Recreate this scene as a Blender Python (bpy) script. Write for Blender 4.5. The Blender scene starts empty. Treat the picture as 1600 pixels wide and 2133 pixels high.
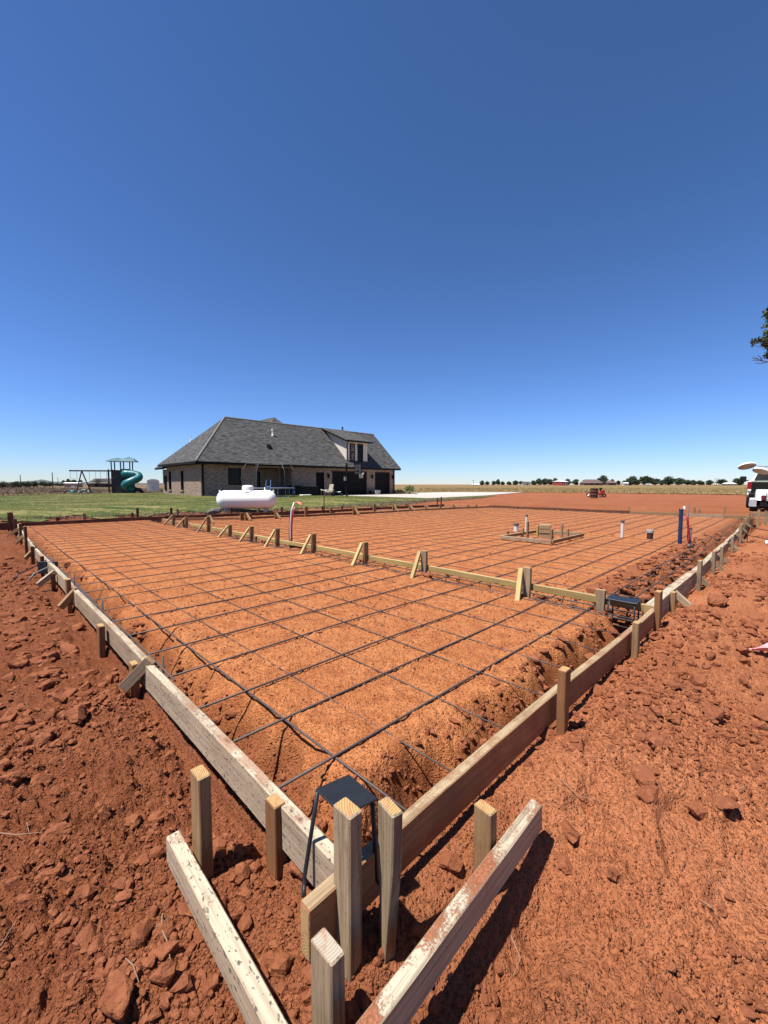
import bpy, math, random
import numpy as np
from mathutils import Vector, Matrix

random.seed(7)
rng = np.random.default_rng(11)
R = math.radians
C = bpy.context.scene.collection
SC = bpy.context.scene

# ------------------------------------------------------------------ survey of the site
F, CX, CY, H = 860.0, 800.0, 1066.5, 1.0          # eye is 1 m above the top of the forms (z = 0)
PIT = math.atan(57.5 / F)
SN, CS = math.sin(PIT), math.cos(PIT)
A = (-math.sin(R(44.8)), math.cos(R(44.8)))        # along the front-left form
B = (math.sin(R(45.2)), math.cos(R(45.2)))         # along the right form


def gp(px, py, z=0.0):
    u = (px - CX) / F; v = (py - CY) / F
    t = (H - z) / (v * CS + SN)
    return Vector((u * t, (CS - v * SN) * t, z))


def at(px, py, Y):
    u = (px - CX) / F; v = (py - CY) / F
    t = Y / (CS - v * SN)
    return Vector((u * t, Y, H - (v * CS + SN) * t))


O = gp(721, 1826)


def ab(a, b, z=0.0):
    return Vector((O.x + a * A[0] + b * B[0], O.y + a * A[1] + b * B[1], z))


def to_ab(x, y):
    rx, ry = x - O.x, y - O.y
    return rx * A[0] + ry * A[1], rx * B[0] + ry * B[1]


# ------------------------------------------------------------------ numpy noise
def hsh(ix, iy, s):
    n = (ix.astype(np.int64) * 374761393 + iy.astype(np.int64) * 668265263 + s * 1442695041) & 0xFFFFFFFF
    n = ((n ^ (n >> 13)) * 1274126177) & 0xFFFFFFFF
    n = ((n ^ (n >> 16)) * 2246822519) & 0xFFFFFFFF
    return ((n ^ (n >> 15)) & 0xFFFFFF) / float(0x1000000)


def noise(x, y, s=0):
    ix = np.floor(x); iy = np.floor(y); fx = x - ix; fy = y - iy
    ux = fx * fx * fx * (fx * (fx * 6 - 15) + 10); uy = fy * fy * fy * (fy * (fy * 6 - 15) + 10)

    def g(dx, dy):
        a = hsh(ix + dx, iy + dy, s) * 6.28318
        return np.cos(a) * (fx - dx) + np.sin(a) * (fy - dy)
    return ((g(0, 0) * (1 - ux) + g(1, 0) * ux) * (1 - uy) + (g(0, 1) * (1 - ux) + g(1, 1) * ux) * uy) * 1.5


def fbm(x, y, o=4, s=0, gain=.5):
    v = 0; a = 1.0
    for i in range(o):
        v = v + a * noise(x * 2 ** i + 17.3 * i, y * 2 ** i - 9.1 * i, s + i); a *= gain
    return v


def clods(x, y, cell, r0, r1, prob, s, hm, wp=.28):
    """rounded lumps of soil: highest of the lumps whose cells touch this one"""
    wx = x + noise(x / cell * 1.7, y / cell * 1.7, s + 50) * cell * wp
    wy = y + noise(x / cell * 1.7 + 31, y / cell * 1.7, s + 51) * cell * wp
    ix = np.floor(wx / cell); iy = np.floor(wy / cell)
    out = np.zeros_like(x)
    for dx in (-1, 0, 1):
        for dy in (-1, 0, 1):
            cx, cy = ix + dx, iy + dy
            px = (cx + .15 + .7 * hsh(cx, cy, s)) * cell; py = (cy + .15 + .7 * hsh(cx, cy, s + 1)) * cell
            k = hsh(cx, cy, s + 2)
            r = (r0 + (r1 - r0) * k * k) * cell
            on = hsh(cx, cy, s + 3) < prob
            an = hsh(cx, cy, s + 4) * 3.1416; asp = .6 + .4 * hsh(cx, cy, s + 5)
            ex, ey = wx - px, wy - py
            ca, sa = np.cos(an), np.sin(an)
            lx = (ex * ca + ey * sa) / r; ly = (-ex * sa + ey * ca) / (r * asp)
            d = (np.abs(lx) ** 2.4 + np.abs(ly) ** 2.4) ** (1 / 2.4)
            tilt = 1 + .45 * lx * (hsh(cx, cy, s + 6) - .5) * 2
            h = np.where(on, r * hm * np.clip(1 - d ** 2.6, 0, 1) ** .55 * tilt, 0)
            out = np.maximum(out, h)
    return out


def ss(a, b, x):
    t = np.clip((x - a) / (b - a), 0, 1)
    return t * t * (3 - 2 * t)


# ------------------------------------------------------------------ terrain
AM, BM = 13.9, 17.15
FOOT = [(1425, 1800, .9, 1.1), (1535, 1890, .7, 1.05), (1200, 1985, 2.4, .9), (1250, 1610, .6, .85)]
TIMBER = [((-.64, 1.22), (.12, .48), .0, .10, .015), ((.52, 1.36), (-.12, .72), -.13, .07, .075)]


def far_z(a, b):
    rise = ss(13.8, 17.5, a) * (.13 - .19 * ss(13, 25, b))
    return -.09 + rise * 1.0 + .09 * ss(13.8, 17.5, a) - .10 * ss(40, 120, np.hypot(a, b))


def base_h(x, y, detail=False):
    x = np.asarray(x, float); y = np.asarray(y, float)
    a, b = to_ab(x, y)
    w = noise(x * 2.1, y * 2.1, 3) * .06 + noise(x * 5.3, y * 5.3, 4) * .04 + noise(x * 13, y * 13, 6) * .006
    # inside the forms
    pad = -.100 + .008 * noise(x * 1.3, y * 1.3, 5)
    wide = ss(3.3, 3.9, b)
    tr = ss(.20, .39 + .17 * wide, a + w * (1 + .6 * wide)); tl = ss(.18, .44, b + w * 1.5)
    tf = ss(.1, .4, AM - a + w); tb = ss(.1, .35, BM - b + w)
    t = np.minimum(np.minimum(tr, tl), np.minimum(tf, tb)); t = 1 - (1 - t) ** 1.5
    bot = -.33 + .03 * noise(x * 3, y * 3, 8)
    ins = bot + (pad - bot) * t
    for cen, hw, dep in ((3.36, .17, .17), (9.22, .15, .10)):
        m = 1 - ss(hw * .55, hw * 1.3, np.abs(b - cen + w)); ins = ins - dep * m * t
    m = 1 - ss(.09, .22, np.abs(a - 12.35 + w)); ins = ins - .12 * m * t * ss(3, 3.6, b)
    # outside
    da = np.maximum(np.maximum(-a, a - AM), 0); db = np.maximum(np.maximum(-b, b - BM), 0)
    far = far_z(a, b)
    right = -.135 - .10 * ss(.05, 1.3, -a) + .05 * np.exp(-((-a - .40) / .24) ** 2) * ss(.5, 1.0, b) - .03 * np.exp(-(-a / .12) ** 2) - .075 * (1 - ss(.45, .95, b)) * ss(.02, .2, -a)
    left = -.175 - .05 * ss(.1, .9, -b) + .06 * np.exp(-((-b - 1.5) / .6) ** 2) - .05 * np.exp(-(-b / .14) ** 2)
    wr = np.maximum(-a, 1e-5); wl = np.maximum(-b, 1e-5)
    tot = wr + wl
    near = (right * wr + left * wl) / tot
    near = near - .05 * np.exp(-((a + .25) ** 2 + (b + .25) ** 2) / .12)
    k = np.maximum(ss(0.0, 1.2, a - AM), ss(0.0, 1.2, b - BM))
    k = np.maximum(k, ss(6, 14, np.hypot(da, db)))
    outz = near * (1 - k) + far * k
    inside = (a > .019) & (b > .019) & (a < AM - .02) & (b < BM - .02)
    z = np.where(inside, ins, outz); calm = np.ones_like(x)
    if not detail:
        return z
    d = np.hypot(x, y)
    # boot prints pressed into the right bank
    for fx_, fy_, an_, sc_ in FOOT:
        f_ = gp(fx_, fy_, -.24); ca, sa = math.cos(an_), math.sin(an_)
        lx = ((x - f_.x) * ca + (y - f_.y) * sa) / (.165 * sc_); ly = (-(x - f_.x) * sa + (y - f_.y) * ca) / (.062 * sc_ * (1 + .12 * np.cos(lx * 2.5)))
        e_ = np.sqrt(lx ** 2 + ly ** 2) + .18 * noise(x * 9, y * 9, 130)
        inn = 1 - ss(.82, 1.06, e_); z = z - .016 * inn + .006 * np.exp(-((e_ - 1.2) / .14) ** 2); calm = np.minimum(calm, 1 - .85 * inn)
    # hollows scraped out beside the two loose timbers
    for (x0, y0), (x1, y1), off, wd, dep in TIMBER:
        ux, uy = x1 - x0, y1 - y0; L = math.hypot(ux, uy); ux /= L; uy /= L
        al = np.clip((x - x0) * ux + (y - y0) * uy, 0, L); dd = (x - x0 - ux * al) * uy - (y - y0 - uy * al) * ux
        rr_ = np.hypot(x - x0 - ux * al, y - y0 - uy * al)
        z = z - dep * np.exp(-((dd - off) / wd) ** 2) * (rr_ < .4) * ss(-.02, .25, L - np.abs((x - x0) * ux + (y - y0) * uy) + .1)
        quiet = 1 - ss(.05, .16, rr_); z = z - .02 * quiet
        calm = np.minimum(calm, 1 - .8 * quiet) if dep else calm
    lawn = ss(14.1, 15.0, a)
    # outside roughness, calmer far out and where feet have packed the soil
    packed = ss(.05, .42, noise(x * .55 + 3.1, y * .55, 21) + .25 * ss(.5, 1.6, -a) * (b < 2))
    rough = (1 - .92 * packed) * (1 - .9 * lawn)
    rough = np.where(b < 0, np.clip(rough * 1.3, .8 * (1 - .9 * lawn), 1.25), np.maximum(rough, .10 * (1 - .9 * lawn)))
    big = fbm(x * 1.1, y * 1.1, 3, 30) * .035 + fbm(x * 4.2, y * 4.2, 3, 34) * .016
    ridge = np.abs(noise(x * 2.3, y * 2.3, 37)) * .03
    fine = fbm(x * 22, y * 22, 3, 40) * .0028
    c1 = clods(x, y, .30, .10, .26, .18, 60, .60)
    c2 = clods(x, y, .105, .16, .38, .58, 70, .70)
    c3 = clods(x, y, .048, .2, .5, .85, 80, .8, .15)
    c4 = clods(x, y, .021, .25, .55, .92, 90, .85, .1) * (d < 7)
    c0 = clods(x, y, .42, .06, .20, .30, 64, .55) * ss(1.9, 3.0, d) * np.where(b < 0, ss(.12, .4, -b), .55 * ss(.25, .6, -a)) * (1 - ss(14, 20, d)) * (1 - lawn)
    o = c0 + big * (.4 + .6 * rough) - ridge * rough * .6 + fine + rough * (c1 + c2 * 1.0 + c3) + (.22 + .78 * rough) * c4
    c5 = clods(x, y, .0115, .3, .55, .9, 95, 1.0, .08) * (d < 3.2)
    pit = clods(x, y, .17, .10, .26, .38, 110, .9) + clods(x, y, .07, .14, .36, .45, 120, .95)
    o = o + (.3 + .7 * rough) * c5 - rough * pit
    edge = ss(0, .1, np.hypot(da, db))
    o = o * (.35 + .65 * edge) * calm
    # pad: raked fill with crumbs and shallow scuffs
    scuff = ss(.04, .45, noise(x * 3.1, y * 3.1, 44)) * (noise(x * 16, y * 16, 45) + .5 * noise(x * 31, y * 31, 49))
    p = .004 * fbm(x * 30, y * 30, 3, 46) + .015 * scuff + .6 * c4 + .6 * clods(x, y, .0115, .3, .55, .9, 95, 1.0, .08) * (d < 3.2) + c3 * .25 * ss(.15, .5, noise(x * 2.2, y * 2.2, 47))
    wall = (1 - t)
    p = p + wall * (.8 * c2 + .8 * c3 + .7 * c4 - .5 * pit + .03 * fbm(x * 7, y * 7, 3, 48))
    chunk = ss(3.2, 4.5, b) * (1 - ss(.25, .75, a + w * 2))
    p = p + chunk * (c2 * 1.0 + c3 * .9 - .07 - .8 * pit)
    return z + np.where(inside, p, o)


def hz(x, y):
    return float(base_h(np.array([x]), np.array([y]))[0])


def hzd(x, y):
    return float(base_h(np.array([x]), np.array([y]), True)[0])


def gpt(px, py):
    z = -.1
    for _ in range(8):
        p = gp(px, py, z); z = .5 * z + .5 * hz(p.x, p.y)
    return gp(px, py, z)


# ------------------------------------------------------------------ material kit
class NT:
    def __init__(s, name):
        s.m = bpy.data.materials.new(name); s.m.use_nodes = True
        s.t = s.m.node_tree; s.n = s.t.nodes; s.l = s.t.links
        s.b = s.n['Principled BSDF']

    def new(s, typ, **kw):
        n = s.n.new(typ)
        for k, v in kw.items():
            setattr(n, k, v)
        return n

    def put(s, sock, val):
        if isinstance(val, bpy.types.NodeSocket):
            s.l.new(val, sock)
        else:
            sock.default_value = val

    def tc(s, which='Object'):
        return s.new('ShaderNodeTexCoord').outputs[which]

    def mapping(s, vec, scale=(1, 1, 1), loc=(0, 0, 0)):
        n = s.new('ShaderNodeMapping'); s.put(n.inputs['Vector'], vec)
        s.put(n.inputs['Scale'], scale); s.put(n.inputs['Location'], loc)
        return n.outputs[0]

    def noise(s, vec, scale, detail=4, rough=.55, dist=0):
        n = s.new('ShaderNodeTexNoise'); s.put(n.inputs['Vector'], vec)
        n.inputs['Scale'].default_value = scale; n.inputs['Detail'].default_value = detail
        n.inputs['Roughness'].default_value = rough; n.inputs['Distortion'].default_value = dist
        return n.outputs['Fac']

    def voro(s, vec, scale, feat='F1', out='Distance'):
        n = s.new('ShaderNodeTexVoronoi', feature=feat); s.put(n.inputs['Vector'], vec)
        n.inputs['Scale'].default_value = scale
        return n.outputs[out]

    def ramp(s, fac, stops):
        n = s.new('ShaderNodeValToRGB'); s.put(n.inputs[0], fac)
        e = n.color_ramp.elements
        while len(e) < len(stops):
            e.new(.5)
        for el, (p, c) in zip(e, stops):
            el.position = p
            el.color = (c, c, c, 1) if isinstance(c, (int, float)) else (*c, 1)
        return n.outputs[0]

    def mix(s, fac, a, b, mode='MIX'):
        n = s.new('ShaderNodeMix', data_type='RGBA', blend_type=mode)
        s.put(n.inputs[0], fac)
        for sk, v in ((n.inputs[6], a), (n.inputs[7], b)):
            s.put(sk, (*v, 1) if isinstance(v, tuple) and len(v) == 3 else v)
        return n.outputs[2]

    def math(s, op, a, b=0.0, clamp=False):
        n = s.new('ShaderNodeMath', operation=op, use_clamp=clamp)
        s.put(n.inputs[0], a); s.put(n.inputs[1], b)
        return n.outputs[0]

    def attr(s, name):
        return s.new('ShaderNodeAttribute', attribute_name=name).outputs['Fac']

    def rand(s):
        return s.new('ShaderNodeObjectInfo').outputs['Random']

    def up(s):
        g = s.new('ShaderNodeNewGeometry'); x = s.new('ShaderNodeSeparateXYZ')
        s.put(x.inputs[0], g.outputs['Normal'])
        return x.outputs[2]

    def bump(s, h, strength=.3, dist=.01):
        n = s.new('ShaderNodeBump'); s.put(n.inputs['Height'], h)
        n.inputs['Strength'].default_value = strength; n.inputs['Distance'].default_value = dist
        s.l.new(n.outputs[0], s.b.inputs['Normal'])

    def out(s, col=None, rough=.8, metal=0.0, spec=.3):
        if col is not None:
            s.put(s.b.inputs['Base Color'], (*col, 1) if isinstance(col, tuple) and len(col) == 3 else col)
        s.put(s.b.inputs['Roughness'], rough); s.put(s.b.inputs['Metallic'], metal)
        s.b.inputs['Specular IOR Level'].default_value = spec
        return s.m


def plain(name, col, rough=.6, metal=0.0, var=.12, scale=6, spec=.4, bump=0):
    n = NT(name); o = n.tc()
    f = n.noise(o, scale, 5)
    c = n.mix(f, tuple(v * (1 - var) for v in col), tuple(min(1, v * (1 + var)) for v in col))
    if bump:
        n.bump(n.noise(o, scale * 8, 4), bump, .005)
    return n.out(c, rough, metal, spec)


def wood(name, top, side, grain=.5, dirt=.45, pits=0.0, sidedirt=.0):
    dlo = .63 - max(0, dirt - .5) * .33
    n = NT(name); o = n.tc()
    off = n.new('ShaderNodeCombineXYZ'); r = n.rand()
    n.put(off.inputs[0], n.math('MULTIPLY', r, 37.0)); n.put(off.inputs[1], n.math('MULTIPLY', r, 13.0))
    add = n.new('ShaderNodeVectorMath', operation='ADD'); n.put(add.inputs[0], o); n.put(add.inputs[1], off.outputs[0])
    v = add.outputs[0]
    g1 = n.noise(n.mapping(v, (2.2, 42, 42)), 1.0, 6, .6, .6)
    g2 = n.noise(n.mapping(v, (5, 170, 170)), 1.0, 4, .6, .2)
    g = n.math('MULTIPLY', g1, g2)
    patch = n.noise(n.mapping(v, (3, 7, 7)), 1.0, 4)
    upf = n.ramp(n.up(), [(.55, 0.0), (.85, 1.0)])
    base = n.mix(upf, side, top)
    base = n.mix(n.ramp(patch, [(.35, 0.0), (.68, .55)]), base, n.mix(.5, base, tuple(c * .5 for c in side)))
    val = n.math('ADD', .82, n.math('MULTIPLY', r, .34))
    base = n.mix(1.0, base, val, 'MULTIPLY')
    streak = n.ramp(g, [(.12, 1.0), (.24, .35), (.34, 0.0)])
    col = n.mix(n.math('MULTIPLY', streak, grain), base, tuple(c * .22 for c in side))
    kn = n.voro(n.mapping(v, (3.2, 11, 11)), 1.0)
    col = n.mix(n.ramp(kn, [(.05, .75), (.12, 0.0)]), col, (.07, .035, .018))
    if pits:
        pt = n.noise(n.mapping(v, (55, 110, 110)), 1.0, 2)
        col = n.mix(n.math('MULTIPLY', n.ramp(pt, [(.60, 0.0), (.68, pits)]), 1.0), col, (.05, .045, .04))
    dn = n.noise(v, 7.0, 6, .62)
    dl = n.noise(n.mapping(v, (1.6, 1.6, 1.6)), 1.0, 2)
    fn = n.noise(v, 150, 3, .7)
    dm = n.math('MULTIPLY', n.ramp(n.math('ADD', n.math('MULTIPLY', n.math('SUBTRACT', fn, .5), .28), n.math('ADD', n.math('MULTIPLY', dn, .7), n.math('MULTIPLY', dl, .5))), [(dlo, 0.0), (dlo + .05, 1.0)]), upf)
    dm = n.math('MULTIPLY', dm, dirt * 2 if dirt < .5 else 1.0, True)
    sd = n.math('MULTIPLY', n.ramp(dn, [(.38, 0.0), (.66, 1.0)]), sidedirt)
    dm = n.math('MAXIMUM', dm, n.math('MULTIPLY', sd, n.math('SUBTRACT', 1.0, upf)))
    col = n.mix(dm, col, n.mix(n.ramp(fn, [(.35, 0.0), (.65, 1.0)]), (.16, .054, .025), (.31, .125, .062)))
    n.bump(n.math('ADD', n.math('MULTIPLY', g2, .5), n.math('ADD', g1, n.math('MULTIPLY', dm, n.math('ADD', fn, .7)))), .55, .004)
    return n.out(col, .82, 0, .2)


def endgrain(name, c1, c2):
    n = NT(name); o = n.tc()
    mp = n.new('ShaderNodeMapping'); n.put(mp.inputs['Vector'], o)
    cb = n.new('ShaderNodeCombineXYZ'); r = n.rand()
    n.put(cb.inputs[1], n.math('MULTIPLY', n.math('SUBTRACT', r, .2), .12)); cb.inputs[2].default_value = .06
    n.put(mp.inputs['Location'], cb.outputs[0]); mp.inputs['Scale'].default_value = (0.02, 1, 1)
    w = n.new('ShaderNodeTexWave', wave_type='RINGS', rings_direction='X'); n.put(w.inputs['Vector'], mp.outputs[0])
    w.inputs['Scale'].default_value = 48; w.inputs['Distortion'].default_value = 1.2; w.inputs['Detail Scale'].default_value = 3
    c = n.mix(n.ramp(w.outputs['Fac'], [(.3, 0.0), (.85, 1.0)]), c1, c2)
    c = n.mix(n.ramp(n.noise(o, 40, 4), [(.52, 0.0), (.68, .6)]), c, (.30, .12, .06))
    n.bump(w.outputs['Fac'], .2, .002)
    return n.out(c, .85, 0, .2)


M = {}
M['pale'] = wood('pale_lumber', (.46, .385, .27), (.39, .295, .19), .75, .38, .5, .25)
M['spot'] = wood('speckled_lumber', (.49, .415, .295), (.40, .305, .205), .5, .3, .85, .1)
M['red'] = wood('stained_lumber', (.41, .31, .185), (.42, .205, .085), .6, .3, .2, .7)  # side tone raised to stand in for warm light bounced off the soil
M['grey'] = wood('grey_lumber', (.36, .28, .185), (.33, .245, .15), .75, .2, .35, .15)
M['tan'] = wood('tan_lumber', (.36, .24, .13), (.29, .18, .085), .6, .2, .15, .25)
M['brown'] = wood('brown_lumber', (.33, .19, .09), (.24, .115, .045), .5, .2, .1, .4)
M['yellow'] = wood('new_lumber', (.48, .37, .18), (.37, .26, .095), .35, .12, 0, .1)
M['dark'] = wood('dark_lumber', (.14, .07, .04), (.085, .038, .022), .5, .4, .1, .5)
M['caked'] = wood('caked_lumber', (.50, .425, .31), (.54, .39, .235), .85, .72, .1, .2)  # side tone lightened to imitate fill light on the shaded face
M['end'] = endgrain('end_grain', (.42, .275, .12), (.29, .165, .063))
M['endgrey'] = endgrain('weathered_end_grain', (.37, .32, .245), (.285, .24, .18))
M['steel'] = plain('black_steel', (.030, .033, .038), .45, .6, .35, 30, .5, .15)
M['white'] = plain('white_paint', (.75, .765, .70), .5, 0, .06, 3, .2)
M['black'] = plain('black_plastic', (.016, .015, .016), .6, 0, .12, 6, .12)
M['rubber'] = plain('tyre_rubber', (.02, .019, .018), .85)
M['pvc'] = plain('white_pvc', (.55, .53, .50), .4, 0, .12, 14)
M['coupling'] = plain('grey_coupling', (.07, .075, .08), .5)
M['blue'] = plain('blue_sleeve', (.010, .028, .078), .35, 0, .95, 11)
M['redpipe'] = plain('red_pipe', (.30, .022, .022), .35, 0, .2, 9)
M['teal'] = plain('teal_plastic', (.012, .13, .14), .38, 0, .2, 3)
M['tealroof'] = plain('teal_canopy', (.026, .105, .135), .55, 0, .15, 3)
M['playdark'] = plain('dark_play_metal', (.018, .022, .022), .5)
M['trim'] = plain('black_trim', (.012, .011, .011), .6, 0, .12, 6, .1)
M['stucco'] = plain('cream_siding', (.56, .50, .42), .8, 0, .06, 5)
M['door'] = plain('dark_door', (.011, .010, .010), .7, 0, .1, 2, .08)
M['tanlight'] = plain('tan_lamp_face', (.25, .19, .14), .6)
M['greypaint'] = plain('grey_paint', (.20, .21, .21), .5)
M['chrome'] = plain('chrome', (.6, .6, .6), .2, 1.0)
M['redlens'] = plain('red_lens', (.22, .006, .012), .15)
M['pink'] = plain('pink_mesh', (.80, .30, .30), .7, 0, .4, 40)
M['orange'] = plain('orange_rag', (.75, .33, .20), .8)
M['tan'] = M['tan']
M['concblock'] = plain('grey_block', (.32, .31, .30), .85)
M['root'] = plain('dry_root', (.25, .17, .115), .8, 0, .3, 30)
M['rust'] = plain('rusty_drum', (.055, .022, .016), .7, .2, .7, 6)
M['redmach'] = plain('red_machine_paint', (.26, .022, .014), .4)
M['net'] = plain('white_net', (.75, .70, .68), .8)
M['teaktan'] = plain('tan_cushion', (.33, .27, .195), .8)


def glass_mat():
    n = NT('window_glass'); o = n.tc()
    c = n.mix(n.noise(o, .9, 2), (.004, .004, .005), (.012, .013, .014))
    return n.out(c, .10, 0, .12)


M['glass'] = glass_mat()


def rebar_mat():
    n = NT('rebar_steel'); o = n.tc('Object')
    f = n.noise(o, 9, 5)
    c = n.mix(f, (.052, .042, .040), (.105, .078, .066))
    g = n.new('ShaderNodeNewGeometry')
    w = n.noise(g.outputs['Position'], 160, 2)
    n.bump(w, .5, .002)
    return n.out(c, .55, .15, .4)


M['rebar'] = rebar_mat()


def dirt_mat():
    n = NT('red_soil')
    g = n.new('ShaderNodeNewGeometry'); p = g.outputs['Position']
    pad = n.attr('pad'); dry = n.attr('dry'); trench_shade = n.attr('trench_shade')
    n1 = n.noise(p, 1.4, 5); n2 = n.noise(p, 9, 6, .65); n3 = n.noise(p, 70, 4, .6); n4 = n.noise(p, .35, 3)
    out_c = n.mix(n.ramp(n1, [(.32, 0.0), (.68, 1.0)]), (0.1355, 0.04118, 0.01747), (0.2061, 0.0697, 0.0313))
    out_c = n.mix(n.ramp(n2, [(.4, 0.0), (.8, .7)]), out_c, (0.2789, 0.102, 0.04565))
    dry_c = n.mix(n.ramp(n1, [(.32, 0.0), (.68, 1.0)]), (0.3345, 0.1182, 0.05107), (0.438, 0.1741, 0.07925))
    dry_c = n.mix(n.ramp(n2, [(.4, 0.0), (.8, .6)]), dry_c, (0.2733, 0.0904, 0.03806))
    out_c = n.mix(dry, out_c, dry_c)
    out_c = n.mix(n.ramp(n4, [(.42, 0.0), (.65, .3)]), out_c, (0.1237, 0.03406, 0.01456))
    pad_c = n.mix(n.ramp(n1, [(.3, 0.0), (.7, 1.0)]), (0.4065, 0.1419, 0.04918), (0.4834, 0.1939, 0.07377))
    pad_c = n.mix(n.ramp(n2, [(.42, 0.0), (.64, .9)]), pad_c, (0.303, 0.09593, 0.03306))
    pad_c = n.mix(n.ramp(n.noise(p, 230, 2), [(.5, 0.0), (.7, .5)]), pad_c, (0.5528, 0.2467, 0.1076))
    c = n.mix(pad, out_c, pad_c)
    c = n.mix(n.math('MULTIPLY', trench_shade, .75), c, (0.108, 0.0264, 0.0095))  # dark tone painted into the soil for shade in the trenches
    sp = n.voro(p, 95, 'F1', 'Color'); bw = n.new('ShaderNodeRGBToBW'); n.put(bw.inputs[0], sp)
    c = n.mix(n.ramp(bw.outputs[0], [(.25, .30), (.5, 0.0)]), c, (0.1102, 0.03024, 0.0117))
    c = n.mix(n.ramp(n3, [(.55, 0.0), (.75, .35)]), c, (0.3543, 0.1354, 0.05844))
    v1 = n.ramp(n.voro(p, 75), [(.0, 1.0), (.42, 0.0)]); v2 = n.ramp(n.voro(p, 170), [(.0, 1.0), (.42, 0.0)])
    hgt = n.math('ADD', n.math('MULTIPLY', n3, .5), n.math('ADD', n.math('MULTIPLY', v1, .75), n.math('MULTIPLY', v2, .4)))
    hgt = n.math('ADD', hgt, n.math('MULTIPLY', n.noise(p, 260, 3), .35))
    n.bump(hgt, 1.0, .013)
    return n.out(c, .95, 0, .1)


M['dirt'] = dirt_mat()


def clod_mat():
    n = NT('soil_clod')
    g = n.new('ShaderNodeNewGeometry'); p = g.outputs['Position']
    big = n.noise(p, .9, 2)
    c = n.mix(n.noise(p, 6, 5), (0.1572, 0.0492, 0.02206), (0.2716, 0.09928, 0.0474))
    c = n.mix(n.ramp(n.noise(p, 45, 4), [(.5, 0.0), (.75, .5)]), c, (0.3835, 0.1499, 0.06701))
    n.bump(n.noise(p, 110, 5, .7), .9, .008)
    return n.out(c, .95, 0, .1)


M['clod'] = clod_mat()


def grass_mat(name, c1, c2, c3, sc=.5):
    n = NT(name); g = n.new('ShaderNodeNewGeometry'); p = g.outputs['Position']
    a = n.noise(n.mapping(p, (1, 1, 1)), sc, 5, .6)
    st = n.noise(n.mapping(p, (.22, 1.5, 1)), .9, 5, .65)
    b = n.noise(p, sc * 9, 4)
    c = n.mix(n.ramp(n.math('ADD', n.math('MULTIPLY', a, .5), n.math('MULTIPLY', st, .5)), [(.42, 0.0), (.56, 1.0)]), c1, c2)
    c = n.mix(n.ramp(n.math('ADD', n.math('MULTIPLY', b, .5), n.math('MULTIPLY', st, .5)), [(.50, 0.0), (.60, .9)]), c, c3)
    n.bump(n.noise(p, sc * 60, 4), .8, .03)
    return n.out(c, .9, 0, .15)


M['lawn'] = grass_mat('lawn_turf', (.042, .066, .013), (.098, .105, .026), (.235, .185, .075))
M['blade'] = grass_mat('grass_blade', (.075, .105, .020), (.13, .14, .036), (.27, .215, .085))
M['field'] = grass_mat('dry_field', (.165, .108, .042), (.205, .142, .057), (.14, .10, .04), .12)
M['stubble'] = grass_mat('field_stubble', (.235, .165, .068), (.30, .215, .095), (.42, .31, .16), .3)
M['brush'] = grass_mat('brown_pasture', (0.1176, 0.076, 0.0396), (0.1596, 0.108, 0.0561), (0.1008, 0.084, 0.0363), .16)
M['drygrass'] = grass_mat('dry_brush', (.21, .145, .10), (.27, .195, .135), (.17, .13, .085), .3)


def concrete():
    n = NT('driveway_concrete'); g = n.new('ShaderNodeNewGeometry'); p = g.outputs['Position']
    c = n.mix(n.noise(p, .5, 6), (0.3608, 0.3198, 0.2788), (0.4756, 0.4346, 0.3854))
    c = n.mix(n.ramp(n.noise(p, 2.0, 5), [(.55, 0.0), (.75, .4)]), c, (0.3116, 0.246, 0.1968))
    return n.out(c, .85, 0, .2)


M['concrete'] = concrete()


def brick():
    n = NT('brick_wall'); uv = n.tc('UV')
    b = n.new('ShaderNodeTexBrick'); n.put(b.inputs['Vector'], uv)
    b.inputs['Scale'].default_value = 1; b.inputs['Brick Width'].default_value = .24; b.inputs['Row Height'].default_value = .085
    b.inputs['Mortar Size'].default_value = .011; b.inputs['Bias'].default_value = -.1
    b.inputs['Color1'].default_value = (.27, .19, .135, 1); b.inputs['Color2'].default_value = (.105, .068, .052, 1)
    b.inputs['Mortar'].default_value = (.36, .32, .265, 1)
    c = n.mix(n.ramp(n.noise(n.mapping(uv, (3.2, 9.5, 1)), 1.0, 3, .7), [(.46, 0.0), (.60, .85)]), b.outputs['Color'], (0.378, 0.247, 0.18))
    c = n.mix(n.ramp(n.noise(n.mapping(uv, (4.1, 11, 1), (3, 7, 0)), 1.0, 3, .7), [(.50, 0.0), (.62, .8)]), c, (0.105, 0.0585, 0.0456))
    n.bump(b.outputs['Fac'], -.5, .01)
    return n.out(c, .9, 0, .15)


M['brick'] = brick()


def shingle():
    n = NT('roof_shingle'); uv = n.tc('UV')
    b = n.new('ShaderNodeTexBrick'); n.put(b.inputs['Vector'], uv)
    b.inputs['Scale'].default_value = 1; b.inputs['Brick Width'].default_value = .34; b.inputs['Row Height'].default_value = .15
    b.inputs['Mortar Size'].default_value = .012; b.inputs['Bias'].default_value = .0
    b.inputs['Color1'].default_value = (.095, .092, .086, 1); b.inputs['Color2'].default_value = (.036, .036, .036, 1)
    b.inputs['Mortar'].default_value = (.028, .028, .028, 1)
    c = n.mix(n.ramp(n.noise(n.mapping(uv, (1.6, 5.5, 1)), 1.0, 4, .75), [(.45, 0.0), (.66, .6)]), b.outputs['Color'], (.135, .130, .122))
    c = n.mix(n.ramp(n.noise(n.mapping(uv, (2.1, 6.3, 1), (9, 4, 0)), 1.0, 4, .75), [(.48, 0.0), (.64, .6)]), c, (.018, .018, .019))
    n.bump(b.outputs['Fac'], -.5, .015)
    return n.out(c, .92, 0, .15)


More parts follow.
